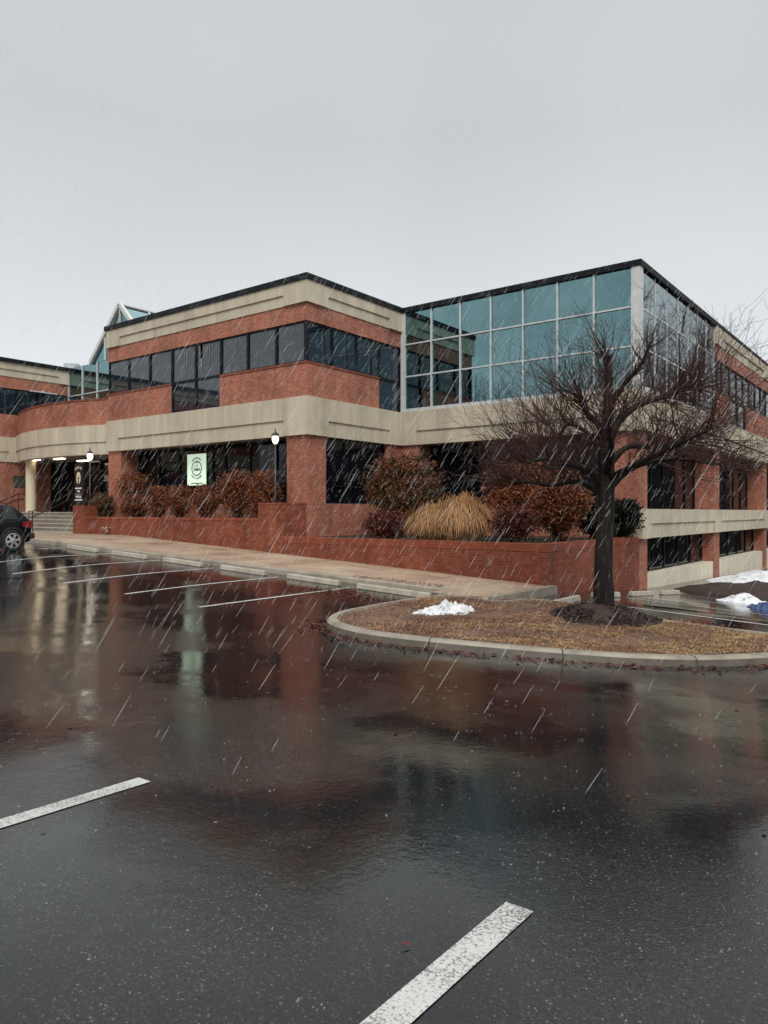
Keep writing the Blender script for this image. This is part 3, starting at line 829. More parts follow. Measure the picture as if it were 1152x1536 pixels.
# ------------------------------------------------------------------ planter walls
YP = 17.12; PW = .3; PT1, PT2 = -.2, -.8
lp = thing('planter_wall', (-23, YP, -1.3), 'low red brick planter wall with taller end piers along the left walk', 'planter wall')
mb = MB(); mb.box(-29.05, -18.42, YP, YP+PW, -3, PT1-.1); mb.build('wall', M['brick_wet'], lp)
mb = MB(); mb.box(-29.05, -18.42, YP-.012, YP+PW+.012, PT1-.1, PT1); mb.build('coping', M['soldier'], lp, bevel=.008)
mb = MB(); mb.box(-29.95, -29.05, YP-.03, YP+.6, -3, .28); mb.build('pier', M['brick_wet'], lp)
mb = MB(); mb.box(-18.42, XA1, YP, YP+PW, -3, .25); mb.box(XA1-PW, XA1, YP+PW, YA, -3, .25); mb.build('pier', M['brick_wet'], lp)
mb = MB(); mb.box(-18.43, XA1+.012, YP-.012, YP+PW+.01, .25, .31); mb.box(XA1-PW-.01, XA1+.012, YP+PW+.01, YA-.002, .25, .31); mb.build('coping', M['soldier'], lp)
mb = MB(); mb.box(-29.95, -29.65, YP+.6, 21, -3, .05); mb.build('wall', M['brick_wet'], lp)
rp_ = thing('planter_wall', (-12.7, YP, -1.9), 'long red brick planter wall wrapping the corner below the teal glass', 'planter wall')
mb = MB(); mb.box(XA1+.0, XC, YP+.002, YP+PW, -3, PT2-.2); mb.box(XC-PW, XC, YP+PW, YB-.01, -3.6, PT2-.2); mb.build('wall', M['brick_wet'], rp_)
mb = MB(); mb.box(XA1+.0, XC+.012, YP-.01, YP+PW+.01, PT2-.2, PT2); mb.box(XC-PW-.01, XC+.012, YP+PW+.01, YB-.01, PT2-.2, PT2); mb.build('coping', M['soldier'], rp_)
mb = MB()
mb.box(-29.3, XA1-PW-.01, YP+PW+.01, YA+.4, -1.0, PT1-.2)
tag(mb.build('soil', M['soil']), kind='structure')
mb = MB(); mb.box(XA1+.01, XC-PW-.011, YP+PW+.012, YB-.02, -1.5, PT2-.06); tag(mb.build('soil', M['soil']), kind='structure')

# ------------------------------------------------------------------ steps and handrails
st = thing('entrance_steps', (-34, 17.5, -1.1), 'flight of six brown concrete steps up to the entrance porch', 'steps')
ns = 6; z0 = -1.06
for k in range(ns):
    y0 = 17.15+.30*k; zt = z0+(k+1)*(1.06/ns)-.012*(k == ns-1)
    mb = MB(); mb.box(-39.0, -29.97, y0, 19.0 if k < ns-1 else 18.9, -3+.02*k, zt-.035); s_ = mb.build('step', M['step'], st)
    mb = MB(); mb.box(-39.0, -29.97, y0-.02, y0+.3, zt-.035, zt); mb.build('nosing', M['nosing'], s_)
def handrail(x, label, lo):
    t = thing('handrail', (x, 17.2, -.9), label, 'handrail', 'black handrails of the entrance steps')
    a, b = (17.1, -.85), (19.1, .05)
    for h in (.9, .62):
        mb = MB(); mb.tube([(x, a[0]-.18, a[1]+h-.02), (x, a[0], a[1]+h), (x, b[0], b[1]+h), (x, b[0]+.5, b[1]+h)], .024, 8); mb.build('rail', M['black'], t, smooth=True)
    for y, z in ((17.1, -.95), (19.1, -.0), (19.58, 0)):
        mb = MB(); mb.tube([(x, y, z-.05), (x, y, z+.97 if y < 18 else z+.94)], .022, 8); mb.build('post', M['black'], t)
    mb = MB(); mb.tube([(x, a[0]-.18, a[1]+.88), (x, a[0]-.18, a[1]+.60), (x, a[0], a[1]+.62)], .022, 8); mb.build('end_loop', M['black'], t)
    return t
XH = at(52, 17.2); handrail(XH, 'black pipe handrail rising over the middle of the entrance steps', 0)
handrail(-38.8, 'black pipe handrail at the left end of the entrance steps by the cream column', 0)

# ------------------------------------------------------------------ signs
sx = at(120.5, 17.4)
sg_ = thing('pillar_sign', (sx, 17.4, .28), 'tall narrow black sign with gold tree emblem standing on the brick end pier', 'sign')
mb = MB(); mb.box(sx-.31, sx+.31, 17.32, 17.44, .28, 2.1); mb.build('panel', M['black'], sg_, bevel=.01)
arc_text('NORTH OAK', .15, sx, 1.5, .44, .42, 122, 58, 17.31, sg_, M['gold_ink'], xs=.8)
em = MB(); y = 17.312
cir = [(sx+.17*math.cos(2*math.pi*i/24), y, 1.47+.24*math.sin(2*math.pi*i/24)+(.03 if math.sin(2*math.pi*i/24) > 0 else -.02)) for i in range(24)]
em.face([(p[0], p[1], p[2]) for p in cir]); em.build('tree_emblem', M['gold_ink'], sg_)
em = MB(); y = 17.306
em.face([(sx-.10, y, 1.16), (sx+.10, y, 1.16), (sx+.035, y, 1.25), (sx+.03, y, 1.42), (sx+.11, y, 1.52), (sx+.02, y, 1.48), (sx, y, 1.6), (sx-.02, y, 1.48), (sx-.11, y, 1.52), (sx-.03, y, 1.42), (sx-.035, y, 1.25)])
em.build('tree_trunk', M['dark_ink'], sg_)
for s, z, h in (('PROFESSIONAL', 1.02, .082), ('PARK', .89, .10), ('MEDICAL', .66, .11), ('CONDOMINIUM', .52, .088)):
    text(s, h, (sx, 17.312, z), sg_, M['white_ink'], xs=.92, bold=.002)
mb = MB(); mb.box(sx-.27, sx+.27, 17.312, 17.318, .77, .78); mb.build('divider', M['white_ink'], sg_)

ax = at(296, YA+.75); az = (768-704.5)/F*dep(ax, YA+.75)
Zs = dep(ax, YA+.75); hw, hh = .61, 23.5/F*Zs
asg = thing('window_sign', (ax, YA+.75, az-hh), 'pale green lit sign with oval music emblem hung in the ground floor window', 'sign')
y0 = YA+.72
mb = MB(); mb.box(ax-hw, ax+hw, y0, y0+.1, az-hh, az+hh); mb.build('panel', M['sign'], asg)
mb = MB()
for s in (-1, 1): mb.box(ax+s*hw-.0, ax+s*(hw+.03), y0-.01, y0+.11, az-hh-.03, az+hh+.03)
mb.box(ax-hw, ax+hw, y0-.01, y0+.11, az+hh, az+hh+.03); mb.box(ax-hw, ax+hw, y0-.01, y0+.11, az-hh-.03, az-hh); mb.build('frame', M['black'], asg)
ov = MB(); n = 32; y = y0-.006; oz = az+.05
for i in range(n):
    a, b = 2*math.pi*i/n, 2*math.pi*(i+1)/n
    f = lambda t, k: (ax+(.33*k)*math.cos(t), y, oz+.31*k*math.sin(t))
    ov.face([f(a, 1), f(b, 1), f(b, .86), f(a, .86)])
ov.build('oval_ring', M['dark_ink'], asg)
text('RMA', .17, (ax+.02, y0-.006, oz-.05), asg, M['red_ink'], xs=1.25, bold=.004, extr=.003)
text("'", .18, (ax-.19, y0-.006, oz+.03), asg, M['dark_ink'], bold=.003, extr=.003)
nt_ = MB()
for q in (-.06, .05):
    nt_.lathe((ax+q, y0-.004, oz+.09), [(.028, -.002), (.028, .002)], 12, 'y'); nt_.box(ax+q+.018, ax+q+.028, y0-.006, y0-.003, oz+.09, oz+.2)
nt_.face([(ax-.045, y0-.006, oz+.2), (ax+.078, y0-.006, oz+.23), (ax+.078, y0-.006, oz+.26), (ax-.045, y0-.006, oz+.23)])
nt_.build('music_note', M['dark_ink'], asg)
arc_text('ROSENDORF', .115, ax, oz, .42, .42, 128, 52, y0-.006, asg, M['red_ink'])
arc_text('MUSIC ACADEMY', .10, ax, oz, .42, .415, 226, 314, y0-.006, asg, M['red_ink'], inward=True)
mb = MB(); mb.box(ax-.37, ax+.37, y0-.004, y0-.001, az-hh+.06, az-hh+.10); mb.build('footer_bar', M['dark_ink'], asg)

# ------------------------------------------------------------------ lamp posts
def lamp(px, y, zh, mat, label):
    x = at(px, y)
    t = thing('lamp_post', (x, y, -.4), label, 'lamp post', 'black lamp posts in the left planter')
    mb = MB(); mb.lathe((x, y, -.45), [(.09, 0), (.09, .12), (.05, .2), (.04, .5), (.035, zh+.25)], 12); mb.build('pole', M['black'], t, smooth=True)
    mb = MB(); mb.lathe((x, y, zh-.2), [(.04, 0), (.085, .05), (.115, .14), (.115, .22), (.09, .28)], 16); mb.build('globe', mat, t, smooth=True)
    mb = MB(); mb.lathe((x, y, zh+.12), [(.14, -.03), (.11, .03), (.035, .09), (.025, .16), (.01, .24)], 16); mb.build('cap', M['black'], t, smooth=True)
    return t
lamp(135, 17.75, 2.46, M['lamp'], 'black lamp post with bright lit globe, beside the porch sign')
lamp(413, 17.75, 2.52, M['lamp_dim'], 'black lamp post with pale globe in front of the right end of the windows')
# fire hose connection on the wall
fx = at(162, YP); fz = -.72
fc = thing('hose_connection', (fx, YP-.1, fz), 'small twin chrome fire hose inlet on the low brick planter wall', 'hose inlet')
mb = MB(); mb.lathe((fx, YP-.05, fz-.02), [(.11, 0), (.11, .05)], 16, 'y'); mb.build('back_plate', M['chrome'], fc)
for s in (-.12, .12):
    mb = MB(); mb.lathe((fx+s*.9, YP-.22, fz+.05), [(.065, 0), (.075, .04), (.06, .09), (.05, .2)], 14, 'y'); mb.build('inlet_cap', M['chrome'], fc)

# ------------------------------------------------------------------ wheel stops
stops = []
def wheel_stop(x, y, along_x, label, group, L=1.75):
    h, w = .13, .16; z = G(x, y)
    c = [(-w/2, 0), (w/2, 0), (w/2-.03, h), (-w/2+.03, h)]
    mb = MB()
    def pt(s, q):
        X, Y = (x+s*L/2, y+q[0]) if along_x else (x+q[0], y+s*L/2)
        return (X, Y, G(X, Y)+q[1])
    for i in range(4):
        j = (i+1) % 4; mb.face([pt(-1, c[i]), pt(1, c[i]), pt(1, c[j]), pt(-1, c[j])])
    mb.face([pt(-1, q) for q in c]); mb.face([pt(1, q) for q in reversed(c)])
    o = mb.build('wheel_stop', M['stop'], bevel=.02, origin=(x, y, z)); tag(o, label, 'wheel stop', group)
names = ['second along the walk from the island', 'third along the walk from the island', 'fourth along the walk from the island', 'fifth along the walk from the island', 'behind the tail of the black car', 'hidden beyond the black car']
wheel_stop(-10.25, 13.75, True, 'long low concrete wheel stop with leaves behind it beside the island nose', 'wheel stops along the front walk', 2.1)
for k in range(5):
    wheel_stop(-12.75-2.5*k, 13.72-.1*k, True, 'worn concrete wheel stop before the walk, '+names[k], 'wheel stops along the front walk')
for k, (y, nm) in enumerate(((15.55, 'concrete wheel stop in the side lot just left of the tree trunk'), (18.2, 'concrete wheel stop half hidden behind the tree trunk'), (20.9, 'wet concrete wheel stop by the foot of the brick planter corner'), (23.6, 'farthest concrete wheel stop in the side lot near the dark mulch bank'))):
    wheel_stop(-6.85, y, False, nm, 'wheel stops in the side lot')

# ------------------------------------------------------------------ snow, tarp, dark bank
mb = mound('snow_pile', -7.62, 12.0, 1.0, .42, .20, None, 11.2, lambda x, y: island_z(x, y)-.03, .75, rot=R(82), n=84, flat=1.1, scale=6)
tag(mb.build('snow_pile', M['snow'], smooth=True), 'small crusted heap of white snow on the island near its left end', 'snow')
mb = mound('snow_pile', -4.75, 23.9, .75, .5, .24, None, 4.4, G, .35, rot=R(35), n=48, flat=1.6, scale=2.5)
tag(mb.build('snow_pile', M['snow'], smooth=True), 'low white snow heap on the side lot beside the blue tarp', 'snow')
mb = mound('snow_pile', -6.2, 36.0, 1.3, 5.0, .42, None, 7.1, G, .3, rot=R(-12), n=60, flat=1.8, scale=1.2)
tag(mb.build('snow_pile', M['snow'], smooth=True), 'long white snow bank along the foot of the right wall behind the dark mound', 'snow')
mb = mound('tarp', -3.62, 21.9, .75, .45, .20, None, 2.2, G, .9, rot=R(20), n=48, flat=2.2, scale=3.0)
tag(mb.build('tarp', M['tarp'], smooth=False), 'crumpled dark blue tarp lying on wet asphalt at the right edge', 'tarp')
mb = mound('mulch_bank', -3.1, 27.0, 4.7, .8, .50, None, 5.2, G, .2, rot=R(6), n=60, flat=3)
tag(mb.build('mulch_bank', M['mulch'], smooth=True), kind='structure')

# ------------------------------------------------------------------ shrubs
def shrub(name, px, y, wpx, top, base, mat, label, cat, seed, n=3200, leaf=.035, group=None, airy=0., depth=None, dx=0):
    x = at(px, y); Z = dep(x, y); rad = wpx*Z/F/2; zt = (768-top)/F*Z; h = zt-base
    rr = random.Random(seed); t = thing(name, (x, y, base), label, cat, group)
    ry_ = depth or rad*.85
    fo = MB(); sm = MB()
    nc = 70
    cl = []
    for _ in range(nc):
        while True:
            p = Vector((rr.uniform(-1, 1), rr.uniform(-1, 1), rr.uniform(-1, 1)))
            if .25 < p.length < 1: break
        p = p.normalized()*(p.length**.45)*rr.uniform(.72, 1.0)
        z = base+h*.56+p.z*h*.40
        wd = 1-.25*max(0, -p.z)
        cl.append((Vector((x+p.x*rad*.84*wd, y+p.y*ry_*.84*wd, z)), rr.uniform(.10, .22)*min(1.2, rad+.3), rr.gauss(.5, .13)))
    for _ in range(16):
        a = rr.uniform(0, 6.28); q = rr.uniform(.95, 1.2); e = rr.uniform(-.1, 1.0)
        cl.append((Vector((x+math.cos(a)*rad*q*math.sqrt(max(0, 1-e*e*.8))*.9, y+math.sin(a)*ry_*q*math.sqrt(max(0, 1-e*e*.8))*.8, min(base+h*(.56+e*.46), zt+.08))), .05, rr.gauss(.55, .15)))
    for c, r_, v in cl:
        if r_ < .06 or rr.random() < .45:
            b = Vector((x+rr.gauss(0, rad*.12), y+rr.gauss(0, ry_*.12), base-.05)); m = b.lerp(c, .55)+Vector((rr.gauss(0, .04), rr.gauss(0, .04), .05))
            sm.tube([b, m, c], [.014, .009, .004], 4)
    for i in range(int(n*2.1)):
        c, r_, v = cl[(rr.randrange(nc) if rr.random() < .95 else nc+rr.randrange(16))]
        p = c+Vector((rr.gauss(0, r_), rr.gauss(0, r_), rr.gauss(0, r_*.8)))
        if p.z < base+.03: p.z = base+.03+rr.random()*.1
        if p.z > zt+.05: p.z = zt-rr.random()*.1
        u = Vector((rr.gauss(0, 1), rr.gauss(0, 1), rr.gauss(-.25, .7))).normalized(); w = u.cross(Vector((rr.gauss(0, 1), rr.gauss(0, 1), rr.gauss(0, 1)))).normalized()
        l = leaf*rr.uniform(.7, 1.5); w *= l*.42; u *= l
        fo.face([p-u, p+w, p+u, p-w], [(0, 0)]*4, min(1, max(0, v+rr.gauss(0, .16))))
    fo.build('foliage', mat, t); sm.build('stem', M['twig'], t)
    return t
SB = PT1-.2
GL = 'rusty clipped shrubs in the left planter'
shrub('shrub', 152, 18.0, 38, 738, SB, M['nandina'], 'dim brownish shrub right of the black pillar sign', 'shrub', 21, 2600, .035)
shrub('shrub', 199, 18.25, 52, 709, .25, M['rust'], 'wide cloud topped rusty shrub rising against the left brick pier', 'shrub', 22, 3000, .035, GL)
shrub('shrub', 203, 17.85, 44, 742, SB, M['rust'], 'low dark rusty shrub under the cloud topped one by the left brick pier', 'shrub', 23, 2800, .035, GL)
shrub('shrub', 237, 17.85, 36, 730, SB, M['rust'], 'small round rusty shrub, the left one of the pair left of the lit sign', 'shrub', 24, 3000, .033, GL)
shrub('shrub', 270, 17.8, 42, 728, SB, M['rust'], 'small round rusty shrub just below the left edge of the lit sign', 'shrub', 25, 3200, .033, GL)
shrub('shrub', 309, 17.85, 46, 727, SB, M['rust'], 'loose rusty shrub just below the right edge of the lit sign', 'shrub', 26, 3000, .033, GL)
shrub('shrub', 357, 18.0, 60, 705, SB, M['rust'], 'tall rusty shrub with dark gaps beside the lit sign', 'shrub', 27, 4200, .036, GL)
shrub('shrub', 396, 17.95, 50, 706, SB, M['rust'], 'tall orange topped rusty shrub around the right lamp post', 'shrub', 28, 3600, .036, GL)
SR = PT2-.06
shrub('shrub', 604, 20.6, 128, 676, SR, M['nandina'], 'big loose green and bronze shrub in front of the inner brick corner', 'shrub', 31, 9000, .045)
shrub('shrub', 579, 18.15, 72, 769, SR, M['redleaf'], 'low dark red shrub left of the tan grass clump', 'shrub', 32, 3600, .035, 'dark red shrubs beside the tan grass')
shrub('shrub', 768, 18.15, 68, 761, SR, M['redleaf'], 'low dark red shrub right of the tan grass clump', 'shrub', 33, 3600, .035, 'dark red shrubs beside the tan grass')
shrub('shrub', 780, 20.6, 125, 690, SR, M['rust'], 'large rusty shrub behind the tan grass clump, under the long windows', 'shrub', 34, 7500, .045)
shrub('shrub', 838, 19.3, 92, 706, SR, M['rust'], 'tall rusty shrub just left of the tree trunk', 'shrub', 35, 6000, .042)
shrub('shrub', 893, 22.4, 62, 748, SR, M['evergreen'], 'dark evergreen shrub left of and behind the tree trunk', 'shrub', 36, 4200, .05)
shrub('shrub', 932, 23.3, 54, 750, SR, M['evergreen'], 'dark evergreen shrub right of the trunk against the brick corner pier', 'shrub', 38, 4600, .05)
# low green cover along the top of the wall
rr = random.Random(44); mb = MB()
for i in range(2600):
    x = rr.uniform(-10.9, -8.3); y = rr.uniform(17.45, 18.6) if rr.random() < .7 else rr.uniform(18.6, 22)
    p = Vector((x, y, SR+rr.random()**2*.16)); u = Vector((rr.gauss(0, 1), rr.gauss(0, 1), rr.gauss(.3, .5))).normalized()*.03; w = u.cross(Vector((0, 0, 1))).normalized()*.013
    mb.face([p-u, p+w, p+u, p-w], [(0, 0)]*4, rr.random())
tag(mb.build('ground_cover', M['cover']), 'low green ground cover behind the top of the long planter wall', 'ground cover', kind='stuff')
# ornamental grass
def grass_clump(px, y, wpx, top, label, seed, n=3600):
    x = at(px, y); Z = dep(x, y); rad = wpx*Z/F/2; h = (768-top)/F*Z-SR
    rr = random.Random(seed); t = thing('ornamental_grass', (x, y, SR), label, 'ornamental grass')
    mb = MB()
    for i in range(n):
        a = rr.uniform(0, 6.28); s = rr.random()**.5
        b = Vector((x+math.cos(a)*rad*.62*s, y+math.sin(a)*rad*.62*s, SR))
        a2 = a+rr.gauss(0, .45); out = Vector((math.cos(a2), math.sin(a2), 0)); side = Vector((-out.y, out.x, 0))
        R_ = rad*(.10+.42*s*rr.uniform(.5, 1.2)); H = h*math.sqrt(max(.05, 1-(.86*s)**2))*rr.uniform(.72, 1.05); w = rr.uniform(.006, .013); fall = rr.uniform(.1, 1.0)
        if rr.random() < .12: R_ *= 1.5; H *= 1.12; a2 += rr.gauss(0, .6)
        pr = None; v = min(1, max(0, .5+.35*noise.noise((b.x*4, b.y*4, 3))+rr.gauss(0, .2)))
        for k in range(9):
            q = k/8*(.58+.42*fall)
            th = q*2.9
            p = b+out*R_*(1-math.cos(th))*.6+Vector((0, 0, H*math.sin(min(th, 1.57))-max(0, th-1.57)**1.4*H*.55))
            if p.z < SR+.02: p.z = SR+.02
            ww = w*(1-.7*k/8)
            if pr is not None: mb.face([pr[0]-side*pr[1], pr[0]+side*pr[1], p+side*ww, p-side*ww], [(0, 0)]*4, v)
            pr = (p, ww)
    mb.build('blades', M['straw'], t)
grass_clump(652, 18.6, 92, 756, 'drooping tan clump of dry ornamental grass over the long brick planter wall', 51)
grass_clump(692, 18.85, 112, 744, 'shaggy tan clump of dry ornamental grass right of and taller than the other grass clump', 52, 4200)

# ------------------------------------------------------------------ trees
RI, DP = Vector((.794, .607, 0)), Vector((-.607, .794, 0))
def twig_spray(mb, rr, p, d, L, r, lvl, up=.35, sides=4, kids=(4, 7), seg=4, wob=.16, cb=None):
    pts = [p]; rad = [r]; dv = d.normalized(); q = p
    for k in range(seg):
        dv = (dv+Vector((rr.gauss(0, wob), rr.gauss(0, wob), rr.gauss(0, wob)+up*.35))).normalized()
        q = q+dv*L/seg; pts.append(q); rad.append(max(.0022, r*(1-.8*(k+1)/seg)))
    mb.tube(pts, rad, sides if lvl > 0 else 3, False, min(1, max(0, rr.gauss(.5, .2))))
    if lvl > 0:
        for _ in range(rr.randint(*kids)):
            i = rr.randint(1, seg); t = rr.random(); b = pts[i-1].lerp(pts[i], t)
            base = (pts[i]-pts[i-1]).normalized(); o = base.orthogonal(); o.rotate(Matrix.Rotation(rr.uniform(0, 6.28), 3, base))
            nd = base*rr.uniform(.6, 1.)+o*rr.uniform(.5, .95)
            twig_spray(mb, rr, b, nd, L*rr.uniform(.3, .6), max(.0028, rad[i]*.62), lvl-1, up, sides, (2, 4), max(2, seg-1), wob, cb)
BZ = island_z(TX, TY)+.1
S = dep(TX, TY)/F
def tp(px, py, dd=0.): return Vector((TX, TY, 0))+RI*((px-907)*S)+DP*dd+Vector((0, 0, (768-py)*S))
tree = thing('bare_tree', (TX, TY, BZ), 'bare pollarded tree with thick dark trunk and a fan of reddish twigs', 'tree')
tk = MB()
def limb(pts, rad, n=10):
    P_ = [tp(*p) for p in pts]; o, rr_ = [], []
    for i in range(len(P_)-1):
        p0, p1, p2, p3 = P_[max(i-1, 0)], P_[i], P_[i+1], P_[min(i+2, len(P_)-1)]
        for s in range(4):
            t = s/4; o.append(.5*((2*p1)+(p2-p0)*t+(2*p0-5*p1+4*p2-p3)*t*t+(3*p1-p0-3*p2+p3)*t**3)); rr_.append((.74 if n < 12 else .83)*(rad[i]*(1-t)+rad[i+1]*t)*(1+.10*noise.noise((o[-1].x*6, o[-1].y*6, o[-1].z*6))))
    o.append(P_[-1]); rr_.append(rad[-1]); tk.tube(o, rr_, n)
    return list(zip(o, rr_))
L_ = {}
L_['t'] = limb([(906, 935), (906, 912), (905, 850), (908, 780), (909, 715), (911, 655), (913, 600), (912, 555), (911, 533)], [.36, .255, .205, .195, .20, .155, .12, .085, .10], 16)
L_['ur'] = limb([(911, 668), (928, 632), (955, 609), (990, 596), (1030, 583), (1044, 577, .1)], [.13, .095, .085, .07, .055, .05])
L_['lr'] = limb([(910, 738), (930, 715), (958, 697, -.1), (1000, 690, -.3), (1050, 697, -.5), (1092, 708, -.6)], [.12, .09, .075, .06, .04, .028])
L_['mr'] = limb([(911, 700), (938, 672), (975, 668, .3), (1010, 668, .5), (1052, 655, .6)], [.10, .075, .06, .05, .035])
L_['ul'] = limb([(909, 655), (893, 635, -.1), (875, 622, -.25), (868, 608, -.3), (871, 603, -.3)], [.10, .085, .07, .085, .05])
L_['ul2'] = limb([(908, 690), (888, 650, .2), (862, 632, .5), (850, 650, .7), (838, 630, .8)], [.09, .06, .05, .04, .03])
L_['l1'] = limb([(907, 735), (880, 708, -.2), (845, 700, -.5), (805, 692, -.7), (775, 700, -.8)], [.11, .08, .055, .04, .025])
L_['l2'] = limb([(907, 745), (872, 722, .2), (835, 727, .5), (795, 720, .8), (765, 728, .9)], [.10, .07, .05, .035, .02])
L_['u2'] = limb([(912, 610), (930, 580, -.2), (950, 555, -.4), (958, 530, -.5)], [.09, .06, .045, .03])
L_['b1'] = limb([(909, 700), (922, 660, .7), (945, 630, 1.3), (960, 600, 1.7)], [.1, .08, .055, .03])
L_['f1'] = limb([(909, 715), (900, 680, -.7), (885, 660, -1.2), (880, 630, -1.5)], [.1, .075, .05, .03])
L_['f2'] = limb([(909, 720), (935, 700, -.8), (965, 680, -1.5), (1000, 660, -1.9)], [.1, .07, .05, .03])
L_['b2'] = limb([(909, 720), (880, 690, .9), (850, 665, 1.6), (820, 650, 2.0)], [.1, .07, .05, .03])
tk.build('trunk', M['bark'], tree, smooth=True)
cw = MB(); rr = random.Random(1234)
ctr = tp(925, 660)
def shoots(key, n, i0, Lr, r0=.011, up=.5, spread=.55):
    L = L_[key]
    for _ in range(n):
        i = rr.randint(int(i0*(len(L)-1)), len(L)-1); p, r_ = L[i]
        out = (p-ctr); out.z = 0; out = out.normalized() if out.length > .01 else Vector((0, 0, 0))
        d = Vector((rr.gauss(0, spread), rr.gauss(0, spread), rr.uniform(.2, 1.1)))+out*rr.uniform(.1, 1.0)
        twig_spray(cw, rr, p, d, rr.uniform(*Lr), r0*rr.uniform(.7, 1.25), 2, up, 4, (2, 4), 5, .13)
K = 1.25
for args in (('t', 40, .55, (.55, 1.15)), ('ur', 56, .15, (.8, 1.7)), ('lr', 34, .3, (.6, 1.3)), ('mr', 34, .3, (.7, 1.5)), ('ul', 26, .4, (.9, 1.8)), ('ul2', 30, .3, (.8, 1.7)),
             ('l1', 46, .2, (.8, 1.6)), ('l2', 46, .2, (.6, 1.3)), ('u2', 22, .3, (.5, 1.0)), ('b1', 24, .35, (.7, 1.5)), ('f1', 22, .35, (.7, 1.4)), ('f2', 28, .35, (.7, 1.5)), ('b2', 26, .35, (.7, 1.5))):
    shoots(args[0], int(args[1]*K), args[2], args[3], .0115, up=.12 if args[0] == 'lr' else .38)
# long arching switches out to the right, drooping
for _ in range(75):
    k = rr.choice(('ur', 'ur', 'mr', 'lr', 'f2')); p, r_ = L_[k][rr.randint(len(L_[k])//2, len(L_[k])-1)]
    twig_spray(cw, rr, p, RI*rr.uniform(.5, 1)+DP*rr.gauss(0, .4)+Vector((0, 0, rr.uniform(-.35, .45))), rr.uniform(1.0, 2.1), .014, 2, rr.uniform(-.3, .2), 4, (3, 5), 5)
for _ in range(40):
    k = rr.choice(('l1', 'l2', 'b2')); p, r_ = L_[k][rr.randint(len(L_[k])//2, len(L_[k])-1)]
    twig_spray(cw, rr, p, -RI*rr.uniform(.4, 1)+DP*rr.gauss(0, .4)+Vector((0, 0, rr.uniform(-.2, .9))), rr.uniform(.6, 1.2), .012, 2, .2, 4, (3, 5), 4)
cw.build('crown', M['twig'], tree)

def wild_tree(mb, rr, x, y, z, h):
    "rough bare forest tree"
    r = h*.014; pts = [Vector((x, y, z-.5))]; rad = [r*1.3]; d = Vector((rr.gauss(0, .05), rr.gauss(0, .05), 1))
    for k in range(7):
        d = (d+Vector((rr.gauss(0, .07), rr.gauss(0, .07), .1))).normalized(); pts.append(pts[-1]+d*h/7); rad.append(r*(1-.13*(k+1)))
    mb.tube(pts, rad, 5)
    for _ in range(int(20)):
        i = rr.randint(2, 7); p = pts[i-1].lerp(pts[i], rr.random()); a = rr.uniform(0, 6.28)
        dd = Vector((math.cos(a)*.8, math.sin(a)*.8, rr.uniform(.3, 1.0)))
        twig_spray(mb, rr, p, dd, h*rr.uniform(.14, .30), rad[i]*.5+.01, 2, .3, 3, (4, 6), 4, .2)
M['added_hill'] = m_simple('dark_added_hill', (.035, .026, .019), .9, 0, .3)
def added_hill(x0, x1, y0, y1, h, zb):  # unseen high ground, added to darken what the glass reflects
    mb = MB(); n = 24
    for i in range(n):
        for j in range(8):
            def q(a, b):
                u, v = a/n, b/8
                return (x0+(x1-x0)*u, y0+(y1-y0)*v, zb+h*math.sin(v*math.pi)**.7*(.75+.25*math.sin(u*7)+.2*noise.noise((u*6, v*2, h)))*min(1, 6*u+.2, 6*(1-u)+.2))
            mb.face([q(i, j), q(i+1, j), q(i+1, j+1), q(i, j+1)])
    tag(mb.build('added_hill', M['added_hill'], smooth=True), kind='structure')
added_hill(-110, 50, -95, -58, 9, -3); added_hill(-3, 60, 112, 150, 15, -5)
wd = MB(); rr = random.Random(77)
for k in range(60):
    x, y = rr.uniform(-70, 26), rr.uniform(-52, -28); wild_tree(wd, rr, x, y, -2, rr.uniform(13, 21))
for k in range(46):
    y = rr.uniform(58, 112); x = rr.uniform(1, 18); wild_tree(wd, rr, x, y, -4.5, rr.uniform(22, 33))
tag(wd.build('woodland', M['far_twig']), 'dark bare woodland mirrored in the teal glass across the parking lot', 'woodland', kind='stuff')
ft = MB(); rr = random.Random(79); wild_tree(ft, rr, -9.6, 67, -3.5, 13.5)
t = thing('forest_tree', (-9.2, 66, -3.5), 'distant bare tree showing over the far right end of the roof', 'tree'); ft.build('branches', M['far_twig'], t)

